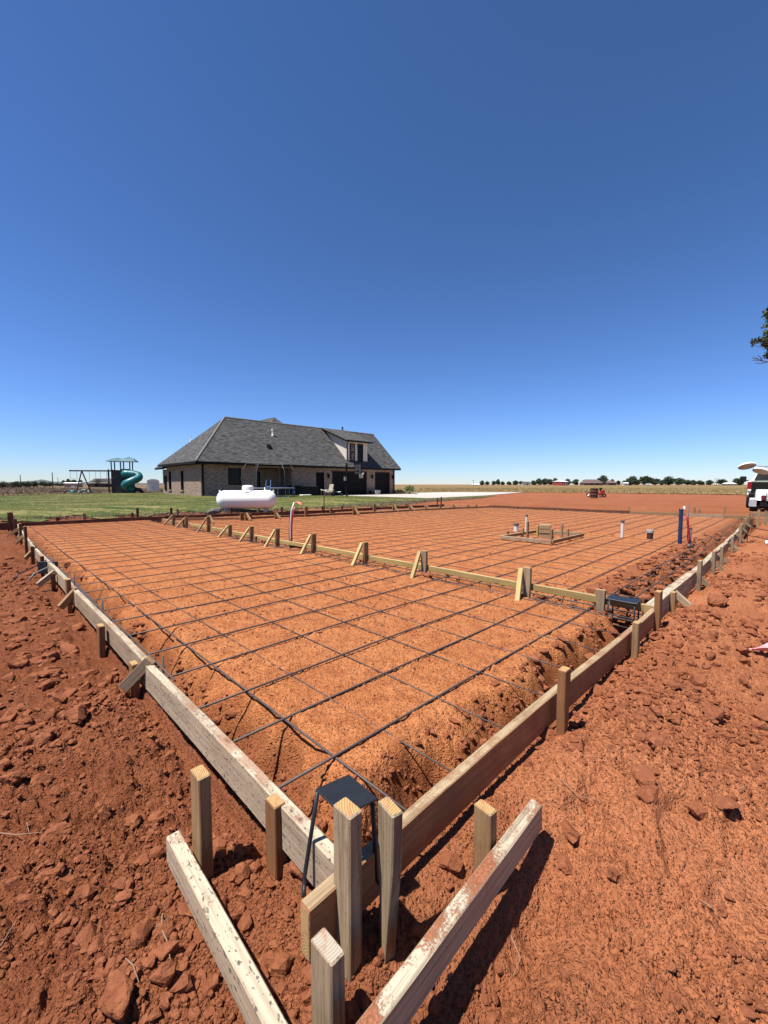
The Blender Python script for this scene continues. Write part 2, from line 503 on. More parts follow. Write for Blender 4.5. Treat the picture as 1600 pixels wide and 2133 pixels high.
M['shingle'] = shingle()
M['brownroof'] = plain('brown_roof', (.115, .075, .065), .85, 0, .2, 1)
M['darkroof'] = plain('dark_roof', (.06, .052, .046), .9, 0, .2, 1)
M['whiteroof'] = plain('white_metal_roof', (.72, .71, .69), .5, 0, .06, 1)
M['redwall'] = plain('red_barn_wall', (.26, .035, .03), .8, 0, .15, 1)
M['brownwall'] = plain('brown_wall', (.16, .10, .08), .85, 0, .2, 1)
M['tanwall'] = plain('tan_wall', (.38, .24, .17), .85, 0, .2, 1)


def leafmat(name, c1, c2, sc):
    n = NT(name); g = n.new('ShaderNodeNewGeometry'); p = g.outputs['Position']
    c = n.mix(n.ramp(n.noise(p, sc, 4), [(.35, 0.0), (.65, 1.0)]), c1, c2)
    return n.out(c, .7, 0, .25)


M['leaf'] = leafmat('far_tree_leaves', (.034, .050, .024), (.068, .090, .042), .35)
M['leafnear'] = leafmat('tree_leaves', (.035, .058, .016), (.085, .115, .035), 3)
M['leafbush'] = leafmat('brush_leaves', (.030, .036, .018), (.065, .068, .035), .4)
M['leafshrub'] = leafmat('shrub_leaves', (.045, .095, .025), (.10, .17, .05), 3)
M['bark'] = plain('bark', (.085, .065, .05), .9, 0, .3, 8)
M['stone'] = plain('speckled_stone', (.10, .10, .085), .9, 0, .9, 11)
M['hillm'] = plain('far_hill_brush', (.06, .075, .065), .95, 0, .3, .02)


# ------------------------------------------------------------------ mesh kit
class MB:
    def __init__(s):
        s.v = []; s.f = []; s.mi = []

    def add(s, vs, fs, mi=0):
        o = len(s.v); s.v += [tuple(v) for v in vs]
        for f in fs:
            s.f.append([o + i for i in f]); s.mi.append(mi)
        return s

    def box(s, c, d, rot=None, mi=0, top=(1, 1)):
        hx, hy, hz_ = d[0] / 2, d[1] / 2, d[2] / 2
        vs = []
        for z in (-1, 1):
            k = top if z > 0 else (1, 1)
            for x, y in ((-1, -1), (1, -1), (1, 1), (-1, 1)):
                v = Vector((x * hx * k[0], y * hy * k[1], z * hz_))
                if rot is not None:
                    v = rot @ v
                vs.append(v + Vector(c))
        return s.add(vs, [(3, 2, 1, 0), (4, 5, 6, 7), (0, 1, 5, 4), (1, 2, 6, 5), (2, 3, 7, 6), (3, 0, 4, 7)], mi)

    def rbox(s, c, d, r=.02, rot=None, mi=0):
        """box with chamfered edges"""
        hx, hy, hz_ = d[0] / 2, d[1] / 2, d[2] / 2
        r = min(r, hx * .9, hy * .9, hz_ * .9)
        vs = []; idx = {}
        for sx in (-1, 1):
            for sy in (-1, 1):
                for sz in (-1, 1):
                    for k, v in enumerate(((sx * hx, sy * (hy - r), sz * (hz_ - r)), (sx * (hx - r), sy * hy, sz * (hz_ - r)), (sx * (hx - r), sy * (hy - r), sz * hz_))):
                        v = Vector(v)
                        if rot is not None:
                            v = rot @ v
                        idx[(sx, sy, sz, k)] = len(vs); vs.append(v + Vector(c))
        fs = []
        g = lambda *q: idx[q]
        for q in (-1, 1):
            fs.append([g(q, -1, -1, 0), g(q, 1, -1, 0), g(q, 1, 1, 0), g(q, -1, 1, 0)][::q])
            fs.append([g(-1, q, -1, 1), g(-1, q, 1, 1), g(1, q, 1, 1), g(1, q, -1, 1)][::q])
            fs.append([g(-1, -1, q, 2), g(1, -1, q, 2), g(1, 1, q, 2), g(-1, 1, q, 2)][::q])
        for p in (-1, 1):
            for q in (-1, 1):
                fs.append([g(p, q, -1, 0), g(p, q, 1, 0), g(p, q, 1, 1), g(p, q, -1, 1)][::-p * q])
                fs.append([g(p, -1, q, 0), g(p, 1, q, 0), g(p, 1, q, 2), g(p, -1, q, 2)][::p * q])
                fs.append([g(-1, p, q, 1), g(1, p, q, 1), g(1, p, q, 2), g(-1, p, q, 2)][::-p * q])
                for w in (-1, 1):
                    fs.append([g(p, q, w, 0), g(p, q, w, 1), g(p, q, w, 2)][::p * q * w])
        return s.add(vs, fs, mi)

    def tube(s, pts, r, n=8, mi=0, cap=True):
        pts = [Vector(p) for p in pts]; m = len(pts)
        rr = r if isinstance(r, (list, tuple)) else [r] * m
        rings = []; prev = None
        for i, p in enumerate(pts):
            d = (pts[min(i + 1, m - 1)] - pts[max(i - 1, 0)])
            d = d.normalized() if d.length > 1e-9 else Vector((0, 0, 1))
            if prev is None:
                u = d.cross(Vector((0, 0, 1)))
                if u.length < .05:
                    u = d.cross(Vector((1, 0, 0)))
            else:
                u = prev - d * prev.dot(d)
            u.normalize(); prev = u; w = d.cross(u)
            rings.append([p + (u * math.cos(2 * math.pi * k / n) + w * math.sin(2 * math.pi * k / n)) * rr[i] for k in range(n)])
        vs = [v for ring in rings for v in ring]; fs = []
        for i in range(m - 1):
            for k in range(n):
                a, b = i * n + k, i * n + (k + 1) % n
                fs.append((a, b, b + n, a + n))
        if cap:
            fs.append(list(range(n))[::-1]); fs.append([(m - 1) * n + k for k in range(n)])
        return s.add(vs, fs, mi)

    def lathe(s, prof, n=20, c=(0, 0, 0), axis='Z', mi=0, a0=0, a1=2 * math.pi):
        """prof: list of (radius, height)"""
        vs = []; fs = []; full = abs(a1 - a0 - 2 * math.pi) < 1e-6; m = n if full else n + 1
        for r, h in prof:
            for k in range(m):
                t = a0 + (a1 - a0) * k / n
                p = (r * math.cos(t), r * math.sin(t), h)
                if axis == 'X':
                    p = (h, p[0], p[1])
                elif axis == 'Y':
                    p = (p[0], h, p[1])
                vs.append(Vector(p) + Vector(c))
        for i in range(len(prof) - 1):
            for k in range(n):
                a, b = i * m + k, i * m + (k + 1) % m
                fs.append((a, b, b + m, a + m))
        return s.add(vs, fs, mi)

    def poly(s, pts, mi=0):
        return s.add(pts, [list(range(len(pts)))], mi)

    def prism(s, pts, vec, mi=0):
        n = len(pts); v = Vector(vec)
        vs = [Vector(p) for p in pts] + [Vector(p) + v for p in pts]
        fs = [list(range(n))[::-1], [n + i for i in range(n)]] + [(i, (i + 1) % n, n + (i + 1) % n, n + i) for i in range(n)]
        return s.add(vs, fs, mi)

    def build(s, name, mats, parent=None, smooth=False, kind=None, label=None, uv=True):
        me = bpy.data.meshes.new(name); me.from_pydata(s.v, [], s.f)
        mats = mats if isinstance(mats, (list, tuple)) else [mats]
        for m in mats:
            me.materials.append(M[m] if isinstance(m, str) else m)
        if len(mats) > 1:
            me.polygons.foreach_set('material_index', s.mi)
        if smooth:
            me.polygons.foreach_set('use_smooth', [True] * len(me.polygons))
        if uv and len(s.f) < 5000:
            L = me.uv_layers.new(name='UVMap')
            for p in me.polygons:
                nv = p.normal
                u = Vector((-nv.y, nv.x, 0))
                u = u.normalized() if u.length > 1e-3 else Vector((1, 0, 0))
                w = nv.cross(u)
                for li in p.loop_indices:
                    co = me.vertices[me.loops[li].vertex_index].co
                    L.data[li].uv = (co.dot(u), co.dot(w))
        me.update()
        o = bpy.data.objects.new(name, me); C.objects.link(o)
        if parent:
            o.parent = parent
        if kind:
            o['kind'] = kind
        if label:
            o['label'] = label
        return o


def tag(o, label, cat, group=None):
    o['label'] = label; o['category'] = cat
    if group:
        o['group'] = group
    return o


def thing(name, label, cat, loc, rz=0.0, group=None):
    o = bpy.data.objects.new(name, None); C.objects.link(o); o.empty_display_size = .1
    o.location = loc; o.rotation_euler = (0, 0, rz)
    return tag(o, label, cat, group)


def npmesh(name, v, f, mat, smooth=False):
    me = bpy.data.meshes.new(name)
    nv, nf, k = len(v), len(f), f.shape[1]
    me.vertices.add(nv); me.vertices.foreach_set('co', np.asarray(v, np.float32).ravel())
    me.loops.add(nf * k); me.loops.foreach_set('vertex_index', f.astype(np.int32).ravel())
    me.polygons.add(nf); me.polygons.foreach_set('loop_start', np.arange(0, nf * k, k, dtype=np.int32))
    me.polygons.foreach_set('use_smooth', np.full(nf, smooth))
    me.update(calc_edges=True); me.materials.append(mat)
    o = bpy.data.objects.new(name, me); C.objects.link(o)
    return o


def lumber(name, p0, p1, t, h, mat, label, cat, group=None, up=(0, 0, 1), taper=0.0, tapw=.25, end='end', sag=.002, seg=None):
    """a stick of timber from p0 to p1: local X along the grain, t across, h in the 'up' direction (p0-p1 is its centre line)"""
    p0, p1 = Vector(p0), Vector(p1); x = (p1 - p0); L = x.length; x.normalize()
    z = Vector(up); z = (z - x * z.dot(x)).normalized(); y = z.cross(x)
    n = seg or max(3, min(40, int(L / .12)))
    rd = random.Random(hash((round(p0.x, 3), round(p1.y, 3), round(L, 3))) & 0xFFFF)
    c = min(.0035, t * .12)
    prof = [(-t / 2 + c, -h / 2), (t / 2 - c, -h / 2), (t / 2, -h / 2 + c), (t / 2, h / 2 - c), (t / 2 - c, h / 2), (-t / 2 + c, h / 2), (-t / 2, h / 2 - c), (-t / 2, -h / 2 + c)]
    m = MB(); vs = []; ph = [rd.uniform(0, 6.28) for _ in range(4)]
    xs = [0, min(.003, L * .05)] + [L * i / n for i in range(1, n)] + [L - min(.003, L * .05), L]
    for i, xx in enumerate(xs):
        k = 1.0 if 0 < i < len(xs) - 1 else 1 - 2 * .0025 / t
        kt, kh, sh = k, k, 0.0
        if taper and xx > L - taper:
            q = (xx - (L - taper)) / taper
            kh *= 1 - (1 - tapw) * q; sh = -h * .5 * (1 - tapw) * q * .5
        dy = sag * math.sin(xx * 1.7 + ph[0]) + .0006 * rd.uniform(-1, 1); dz = sag * .8 * math.sin(xx * 2.3 + ph[1]) + .0006 * rd.uniform(-1, 1)
        for py, pz in prof:
            vs.append((xx, py * kt + dy + .0004 * rd.uniform(-1, 1), pz * kh + dz + sh + .0004 * rd.uniform(-1, 1)))
    fs = []
    for i in range(len(xs) - 1):
        for k in range(8):
            a, b = i * 8 + k, i * 8 + (k + 1) % 8
            fs.append((a, a + 8, b + 8, b))
    m.add(vs, fs, 0)
    e = (len(xs) - 1) * 8
    m.f.append(list(range(8))); m.mi.append(1)
    m.f.append([e + k for k in range(8)][::-1]); m.mi.append(1)
    o = m.build(name, [mat, end])
    o.matrix_world = Matrix(((x.x, y.x, z.x, p0.x), (x.y, y.y, z.y, p0.y), (x.z, y.z, z.z, p0.z), (0, 0, 0, 1)))
    return tag(o, label, cat, group)


# ------------------------------------------------------------------ camera, sun, sky
cam = bpy.data.cameras.new('camera'); co = bpy.data.objects.new('camera', cam); C.objects.link(co)
cam.sensor_fit = 'VERTICAL'; cam.sensor_height = 24.0; cam.lens = F / 2133 * 24.0
cam.clip_start = .02; cam.clip_end = 6000
co.location = (0, 0, H); co.rotation_euler = (math.pi / 2 - PIT, 0, 0)
SC.camera = co
SHAZ, SEL = 60.0, 66.0
sh = Vector((math.sin(R(SHAZ)), math.cos(R(SHAZ)), 0))
sun = bpy.data.lights.new('sun', 'SUN'); so = bpy.data.objects.new('sun', sun); C.objects.link(so)
ldir = Vector((sh.x * math.cos(R(SEL)), sh.y * math.cos(R(SEL)), -math.sin(R(SEL))))
so.rotation_euler = ldir.to_track_quat('-Z', 'Y').to_euler()
sun.energy = 5.0; sun.angle = R(.53); sun.color = (1.0, .955, .89)
w = bpy.data.worlds.new('World'); SC.world = w; w.use_nodes = True
wn = w.node_tree.nodes; bg = wn['Background']
sky = wn.new('ShaderNodeTexSky'); sky.sky_type = 'NISHITA'; sky.sun_disc = False
sky.sun_elevation = R(SEL); sky.sun_rotation = math.atan2(-sh.x, -sh.y)
sky.altitude = 0; sky.air_density = 1.0; sky.dust_density = 0; sky.ozone_density = 6.0
sepc = wn.new('ShaderNodeSeparateColor'); comb = wn.new('ShaderNodeCombineColor')          # clear dry-air sky: deeper zenith, clean horizon
w.node_tree.links.new(sky.outputs[0], sepc.inputs[0])
for i_, (g_, k_) in enumerate(((1.17, .80), (1.14, .905), (1.33, 1.26))):
    m0 = wn.new('ShaderNodeMath'); m0.operation = 'MULTIPLY'; m0.inputs[1].default_value = .13
    m1 = wn.new('ShaderNodeMath'); m1.operation = 'POWER'; m1.inputs[1].default_value = g_
    m2 = wn.new('ShaderNodeMath'); m2.operation = 'MULTIPLY'; m2.inputs[1].default_value = k_ / .13
    w.node_tree.links.new(sepc.outputs[i_], m0.inputs[0]); w.node_tree.links.new(m0.outputs[0], m1.inputs[0])
    w.node_tree.links.new(m1.outputs[0], m2.inputs[0]); w.node_tree.links.new(m2.outputs[0], comb.inputs[i_])
w.node_tree.links.new(comb.outputs[0], bg.inputs[0]); bg.inputs[1].default_value = .0721
SC.view_settings.view_transform = 'Standard'; SC.view_settings.look = 'None'
SC.view_settings.exposure = 0.85; SC.view_settings.gamma = 1.0
SC.cycles.max_bounces = 6
# ------------------------------------------------------------------ ground sheet
def build_ground():
    fa = np.arange(-54, 54.001, .135); ca = np.concatenate([np.arange(54, 306, 3.0)[1:]])
    az = np.radians(np.concatenate([fa, ca]))
    rs = [.34]
    while rs[-1] < 26:
        r = rs[-1]; rs.append(r + min(max(.0026 * (1.15 + r * r), .0035), .085))
    while rs[-1] < 3500:
        rs.append(rs[-1] * 1.10)
    rs = np.array(rs); na, nr = len(az), len(rs)
    # fewer radial rows are needed behind the viewpoint but one grid keeps the sheet whole
    X = np.outer(rs, np.sin(az)); Y = np.outer(rs, np.cos(az))
    x, y = X.ravel(), Y.ravel()
    z = base_h(x, y, True)
    z = np.where(np.hypot(x, y) > 200, -.10, z)
    v = np.stack([x, y, z], 1)
    v = np.vstack([v, [[0, 0, hz(0, 0)]]])
    i = np.arange(nr - 1)[:, None]; k = np.arange(na)[None, :]
    a = i * na + k; b = i * na + (k + 1) % na
    q = np.stack([a, b, b + na, a + na], -1).reshape(-1, 4)[:, ::-1]
    tri = np.stack([np.full(na, len(v) - 1), np.arange(na), (np.arange(na) + 1) % na, (np.arange(na) + 1) % na], 1)
    me_f = q
    o = npmesh('ground', v, me_f, M['dirt'], True)
    me = o.data
    aa, bb = to_ab(v[:, 0], v[:, 1])
    ins = (aa > .02) & (bb > .02) & (aa < AM) & (bb < BM)
    pad = np.where(ins, .38 + .62 * ss(-.32, -.115, v[:, 2] + .05 * noise(v[:, 0] * 6, v[:, 1] * 6, 12)), 0) * (1 - .25 * ss(7, 14, aa))
    dist = np.maximum(np.maximum(-aa, -bb), 0)
    dry = np.where(~ins, ss(-.5, 1.0, bb - aa * .6 + .5 * noise(v[:, 0] * .8, v[:, 1] * .8, 9)), 0)
    dry = np.where(~ins & (bb > BM - 1), dry * .45, dry)
    trench_shade = np.where(ins, .22 + 0 * aa, 0) * (v[:, 2] < -.2)  # painted shade on the low trench floor
    
    ch = ins & (bb > 3.3) & (aa < .75); trench_shade = np.where(ch, np.maximum(trench_shade, .62 * (1 - ss(.45, .8, aa + .2 * noise(v[:, 0] * 3, v[:, 1] * 3, 13)))), trench_shade)  # same painted shade, stronger along the deep right trench
    for nme, val in (('pad', pad), ('trench_shade', trench_shade), ('dry', dry)):
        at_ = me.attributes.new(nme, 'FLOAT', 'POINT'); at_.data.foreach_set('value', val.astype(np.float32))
    o['kind'] = 'structure'
    return o


build_ground()


def inpoly(x, y, P):
    r = np.zeros_like(x, bool); n = len(P)
    for i in range(n):
        x0, y0 = P[i]; x1, y1 = P[(i + 1) % n]
        c = (y0 > y) != (y1 > y)
        r ^= c & (x < (x1 - x0) * (y - y0) / ((y1 - y0) if y1 != y0 else 1e-9) + x0)
    return r


def sheet(name, P, step, lift, mat, ragged=.3, relief=.0):
    P = np.array([(p[0], p[1]) for p in P])
    x0, y0 = P.min(0) - step; x1, y1 = P.max(0) + step
    nx, ny = int((x1 - x0) / step) + 1, int((y1 - y0) / step) + 1
    X, Y = np.meshgrid(x0 + np.arange(nx) * step, y0 + np.arange(ny) * step)
    x, y = X.ravel(), Y.ravel()
    z = base_h(x, y) + lift + relief * fbm(x * .7, y * .7, 3, 5)
    cx, cy = (X[:-1, :-1] + step / 2).ravel(), (Y[:-1, :-1] + step / 2).ravel()
    keep = inpoly(cx + ragged * fbm(cx * 1.3, cy * 1.3, 3, 6), cy + ragged * fbm(cx * 1.3 + 40, cy * 1.3, 3, 7), P)
    a = (np.arange(ny - 1)[:, None] * nx + np.arange(nx - 1)[None, :]).ravel()[keep]
    f = np.stack([a, a + 1, a + nx + 1, a + nx], 1)
    o = npmesh(name, np.stack([x, y, z], 1), f, M[mat], True)
    o['kind'] = 'structure'
    return o


lawn_px = [(-60, 1092), (0, 1085), (120, 1081), (250, 1077), (420, 1069), (600, 1063), (740, 1058), (835, 1051), (880, 1045.5), (960, 1041), (1010, 1036.3), (1030, 1033.2), (940, 1032)]
LAWN = [gpt(*p) for p in lawn_px] + [ab(31, 33), ab(46, 26), gpt(330, 1027), gpt(130, 1029.5), gpt(0, 1034), gpt(-60, 1036)]
sheet('lawn', LAWN, .22, .035, 'lawn', .5)
sheet('lawn', [gp(826, 1028.5, -.1), gp(905, 1027.6, -.1), gp(905, 1025.6, -.1), gp(826, 1025.6, -.1)], .3, .04, 'lawn', .4)

DRIVE = [gp(700, 1034.3, -.02), gp(824, 1042, -.05), gp(1010, 1033.2, -.07), gp(1089, 1026.6, -.1), gp(930, 1026.3, -.1), gp(846, 1028.2, -.08), ab(30.2, 30.9), ab(30.2, 22.2)]
m = MB(); pts = [(p.x, p.y, -.012) for p in DRIVE]
m.prism([(x, y, z - .22) for x, y, z in pts], (0, 0, .22))
o = m.build('driveway', 'concrete'); o['kind'] = 'structure'

# dry field beyond the site on the right, brown pasture beyond the lawn on the left
fx = [gp(810, 1026.5, -.1), gp(930, 1025.9, -.1), gp(1087, 1026.2, -.1), gp(1300, 1027.6, -.1), gp(1480, 1030, -.1), gp(1600, 1032, -.1), gp(1900, 1038, -.1)]
m = MB(); far = [Vector((p.x / p.y * 700, 700, 0)) for p in fx]
nn = len(fx); rows = 40; vs = []
for r in range(rows + 1):
    q = (r / rows) ** 2.2
    for p, e in zip(fx, far):
        c = p.lerp(e, q); zz = hz(c.x, c.y) if c.length < 190 else -.10
        vs.append((c.x, c.y, zz + .05))
m.add(vs, [(r * nn + k, r * nn + k + 1, (r + 1) * nn + k + 1, (r + 1) * nn + k) for r in range(rows) for k in range(nn - 1)])
m.build('field', 'field', kind='structure', smooth=True)
lx = [gpt(-220, 1036), gpt(0, 1033.8), gpt(130, 1029.3), gpt(330, 1026.5), gpt(520, 1024.5)]
m = MB(); far = [Vector((p.x / p.y * 700, 700, 0)) for p in lx]; nn = len(lx); vs = []
for r in range(rows + 1):
    q = (r / rows) ** 2.2
    for p, e in zip(lx, far):
        c = p.lerp(e, q); zz = hz(c.x, c.y) if c.length < 190 else -.10
        vs.append((c.x, c.y, zz + .05))
m.add(vs, [(r * nn + k, r * nn + k + 1, (r + 1) * nn + k + 1, (r + 1) * nn + k) for r in range(rows) for k in range(nn - 1)])
m.build('pasture', 'brush', kind='structure', smooth=True)
# low hills on the left horizon
m = MB()
hp = [(-400, 1008), (-150, 1004), (0, 1005), (30, 1003.5), (60, 1002), (75, 1000.5), (86, 998.5), (97, 1000.5), (110, 1003), (150, 1004), (230, 1005.5), (340, 1006.5), (480, 1008.5)]
vs = []
for px, py in hp:
    t_ = at(px, py, 1600); vs += [(t_.x * .93, t_.y * .93, -2), tuple(t_), (t_.x * 1.3, t_.y * 1.3, -3)]
m.add(vs, [(3 * i, 3 * i + 3, 3 * i + 4, 3 * i + 1) for i in range(len(hp) - 1)] + [(3 * i + 1, 3 * i + 4, 3 * i + 5, 3 * i + 2) for i in range(len(hp) - 1)])
m.build('hills', 'hillm', kind='structure', smooth=True)


def blades(name, P, count, h0, h1, wd, mat, lift, fall=1.0, label=None, cat=None):
    """tufts of single blades scattered over polygon P, denser nearer the site"""
    P = np.array([(p[0], p[1]) for p in P]); x0, y0 = P.min(0); x1, y1 = P.max(0)
    X = []; Y = []
    while len(X) < count:
        n = count * 3
        x = rng.uniform(x0, x1, n); y = rng.uniform(y0, y1, n)
        k = inpoly(x, y, P) & (rng.random(n) < np.clip((20 / (1 + np.hypot(x, y))) ** fall, .02, 1))
        X = np.concatenate([X, x[k]]); Y = np.concatenate([Y, y[k]])
    X, Y = X[:count], Y[:count]
    z = base_h(X, Y) + lift
    sc = np.clip(np.hypot(X, Y) / 22, .8, 4) ** .6
    an = rng.uniform(0, 6.28, count); hh = rng.uniform(h0, h1, count); le = rng.normal(0, .35, (count, 2)) * hh[:, None]
    dx, dy = np.cos(an) * wd * sc, np.sin(an) * wd * sc
    v = np.stack([np.stack([X - dx, Y - dy, z], 1), np.stack([X + dx, Y + dy, z], 1), np.stack([X + le[:, 0], Y + le[:, 1], z + hh], 1)], 1).reshape(-1, 3)
    f = np.arange(count * 3).reshape(-1, 3)
    o = npmesh(name, v, f, M[mat]); o['kind'] = 'stuff'
    if label:
        tag(o, label, cat)
    return o


blades('grass', LAWN, 70000, .018, .042, .007, 'blade', .03, 1.2, 'short mown grass of the lawn behind the forms', 'grass')
edge = [gpt(*p) for p in [(-40, 1089), (250, 1079), (600, 1065), (835, 1053), (900, 1046), (1015, 1037.5), (1015, 1036), (880, 1044), (600, 1062), (250, 1075), (-40, 1084)]]
blades('weed_fringe', edge, 9000, .05, .15, .011, 'drygrass', .0, .6, 'straggly dry weeds along the near edge of the lawn', 'weeds')
FP = [gp(860, 1025.9, -.1), gp(1087, 1026.2, -.1), gp(1300, 1027.6, -.1), gp(1480, 1030, -.1), gp(1640, 1032.8, -.1), Vector((150, 135, 0)), Vector((12, 135, 0))]
blades('field_stubble', FP, 26000, .10, .30, .026, 'stubble', .0, 1.6, 'dry tan crop stubble beyond the bare red ground', 'stubble')
PP = [gpt(-80, 1036), gpt(0, 1033.8), gpt(130, 1029.3), gpt(330, 1026.5), Vector((-38, 120, 0)), Vector((-135, 120, 0))]
blades('dry_pasture_grass', PP, 26000, .07, .24, .03, 'drygrass', .0, 1.3, 'tall brown dry grass and brush beyond the lawn', 'dry grass')


# ------------------------------------------------------------------ loose soil lumps
def ico():
    t = (1 + 5 ** .5) / 2
    v = [(-1, t, 0), (1, t, 0), (-1, -t, 0), (1, -t, 0), (0, -1, t), (0, 1, t), (0, -1, -t), (0, 1, -t), (t, 0, -1), (t, 0, 1), (-t, 0, -1), (-t, 0, 1)]
    f = [(0, 11, 5), (0, 5, 1), (0, 1, 7), (0, 7, 10), (0, 10, 11), (1, 5, 9), (5, 11, 4), (11, 10, 2), (10, 7, 6), (7, 1, 8), (3, 9, 4), (3, 4, 2), (3, 2, 6), (3, 6, 8), (3, 8, 9), (4, 9, 5), (2, 4, 11), (6, 2, 10), (8, 6, 7), (9, 8, 1)]
    return [Vector(q).normalized() for q in v], f


def subdiv(v, f, n):
    v = list(v)
    for _ in range(n):
        cache = {}; nf = []

        def mid(a, b):
            k = (min(a, b), max(a, b))
            if k not in cache:
                cache[k] = len(v); v.append(((v[a] + v[b]) / 2).normalized())
            return cache[k]
        for a, b, c in f:
            p, q, r = mid(a, b), mid(b, c), mid(c, a)
            nf += [(a, p, r), (b, q, p), (c, r, q), (p, q, r)]
        f = nf
    return v, f


IV, IF = subdiv(*ico(), 1)
IVn = np.array([tuple(q) for q in IV]); IFn = np.array(IF)
IV0 = np.array([tuple(q) for q in ico()[0]]); IF0 = np.array(ico()[1])


def soil_lumps():
    X, Y, S = [], [], []

    def scatter(n, fn, r0, r1, pw):
        got = 0
        while got < n:
            m_ = n * 4
            d = .55 * (12 / .55) ** rng.random(m_); a_ = rng.uniform(-.85, .85, m_)
            x, y = d * np.sin(a_), d * np.cos(a_)
            a, b = to_ab(x, y)
            k = np.where(fn(a, b, x, y))[0][:n - got]
            X.append(x[k]); Y.append(y[k]); S.append(r0 * (r1 / r0) ** (rng.random(len(k)) ** pw) * np.clip(d[k] / 2.2, .75, 1.7)); got += len(k)
    dens = lambda x, y: rng.random(len(x)) < np.clip(.5 + 1.1 * noise(x * 1.1, y * 1.1, 91) - .9 * ss(.05, .42, noise(x * .55 + 3.1, y * .55, 21)), .04, 1)
    out = lambda a, b, x, y: (np.minimum(a, b) < -.02) & dens(x, y)
    scatter(8000, out, .004, .021, 2.2)
    scatter(520, lambda a, b, x, y: out(a, b, x, y) & ((np.abs(a) < .45) | (b < 0)), .016, .042, 1.8)
    mid = lambda a, b, x, y: (np.minimum(a, b) < -.15) & (np.hypot(x, y) > 2.3) & (np.hypot(x, y) < 9) & (rng.random(len(x)) < np.where(b < 0, 1, .45))
    scatter(800, mid, .010, .032, 1.9)
    scatter(1500, lambda a, b, x, y: (a > .06) & (b > .06) & ((a < .38) | (b < .3)), .006, .03, 2)
    scatter(700, lambda a, b, x, y: (a > .06) & (b > 3.5) & (a < .75), .012, .05, 1.5)
    scatter(700, lambda a, b, x, y: (a > .4) & (b > .4) & (dens(x, y)), .003, .010, 2)
    scatter(500, lambda a, b, x, y: (a > .3) & (np.abs(b - 3.36) < .22), .008, .03, 1.6)
    for verts, faces in ((IVn, IFn), (IV0, IF0)):
        if verts is IV0:
            X, Y, S = [], [], []; scatter(26000, out, .0025, .009, 1.6); scatter(9000, lambda a, b, x, y: (a > .1) & (b > .1) & (x * x + y * y < 30), .002, .006, 1.6)
        lump_mesh(X, Y, S, verts, faces)


def lump_mesh(X, Y, S, IVn, IFn):
    x, y, s = map(np.concatenate, (X, Y, S)); n = len(x)
    z = base_h(x, y, True)
    v = np.repeat(IVn[None], n, 0)
    v = v * (1 + rng.normal(0, .16, (n, len(IVn), 1)))
    # chip flat facets off each lump
    for _ in range(3):
        d = rng.normal(0, 1, (n, 1, 3)); d /= np.linalg.norm(d, axis=2, keepdims=True)
        pr = (v * d).sum(2, keepdims=True); lim = rng.uniform(.45, .8, (n, 1, 1))
        v = v - d * np.maximum(pr - lim, 0)
    v = v * np.stack([rng.uniform(.7, 1.35, n), rng.uniform(.6, 1.1, n), rng.uniform(.5, .9, n)], 1)[:, None, :]
    an = rng.uniform(0, 6.28, n); c, s_ = np.cos(an)[:, None], np.sin(an)[:, None]
    vx = v[..., 0] * c - v[..., 1] * s_; vy = v[..., 0] * s_ + v[..., 1] * c
    v = np.stack([vx, vy, v[..., 2]], 2) * s[:, None, None]
    v = v + np.stack([x, y, z + s * .22], 1)[:, None, :]
    f = (IFn[None] + (np.arange(n) * len(IVn))[:, None, None]).reshape(-1, 3)
    fine_ = len(IVn) == 12
    o = npmesh('soil_crumbs' if fine_ else 'soil_lumps', v.reshape(-1, 3), f, M['clod'], False)
    o['kind'] = 'stuff'; tag(o, 'fine crumbs of red soil strewn over the dug ground and pad' if fine_ else 'fist sized and smaller lumps of red soil littering the dug ground', 'soil')


soil_lumps()
CV, CF = subdiv(*ico(), 3)


def clod(px, py, wpx, hk, label, flat=.6, sd=0, rot=None, asp=.75):
    p = gpt(px, py); p.z = hzd(p.x, p.y); wm = .86 * wpx / F * math.hypot(p.y, 1.15)
    rd = random.Random(sd * 7 + int(px)); m = MB()
    dirs = [Vector((rd.gauss(0, 1), rd.gauss(0, 1), rd.gauss(0, 1))).normalized() for _ in range(11)]
    lim = [rd.uniform(.5, .82) for _ in dirs]
    vs = []
    for q in CV:
        q = q.copy()
        for d, l in zip(dirs, lim):
            e = q.dot(d)
            if e > l:
                q -= d * (e - l) * .93
        nx = float(noise(np.array([q.x * 2.3 + sd]), np.array([q.y * 2.3 + q.z * 1.9]), sd + 3)[0])
        n2 = float(noise(np.array([q.x * 6 + sd]), np.array([q.y * 6 + q.z * 5.1]), sd + 5)[0])
        q *= 1 + .13 * nx + .07 * n2
        vs.append((q.x * wm * .62, q.y * wm * .62 * asp, q.z * wm * .62 * flat))
    m.add(vs, CF)
    o = m.build('dirt_clod', 'clod', smooth=False, uv=False)
    o.location = (p.x, p.y, p.z + wm * .18 * hk); o.rotation_euler = (rd.uniform(-.3, .3), rd.uniform(-.3, .3), rot if rot is not None else rd.uniform(0, 6.28))
    return tag(o, label, 'dirt clod', 'large clods of red soil around the forms')


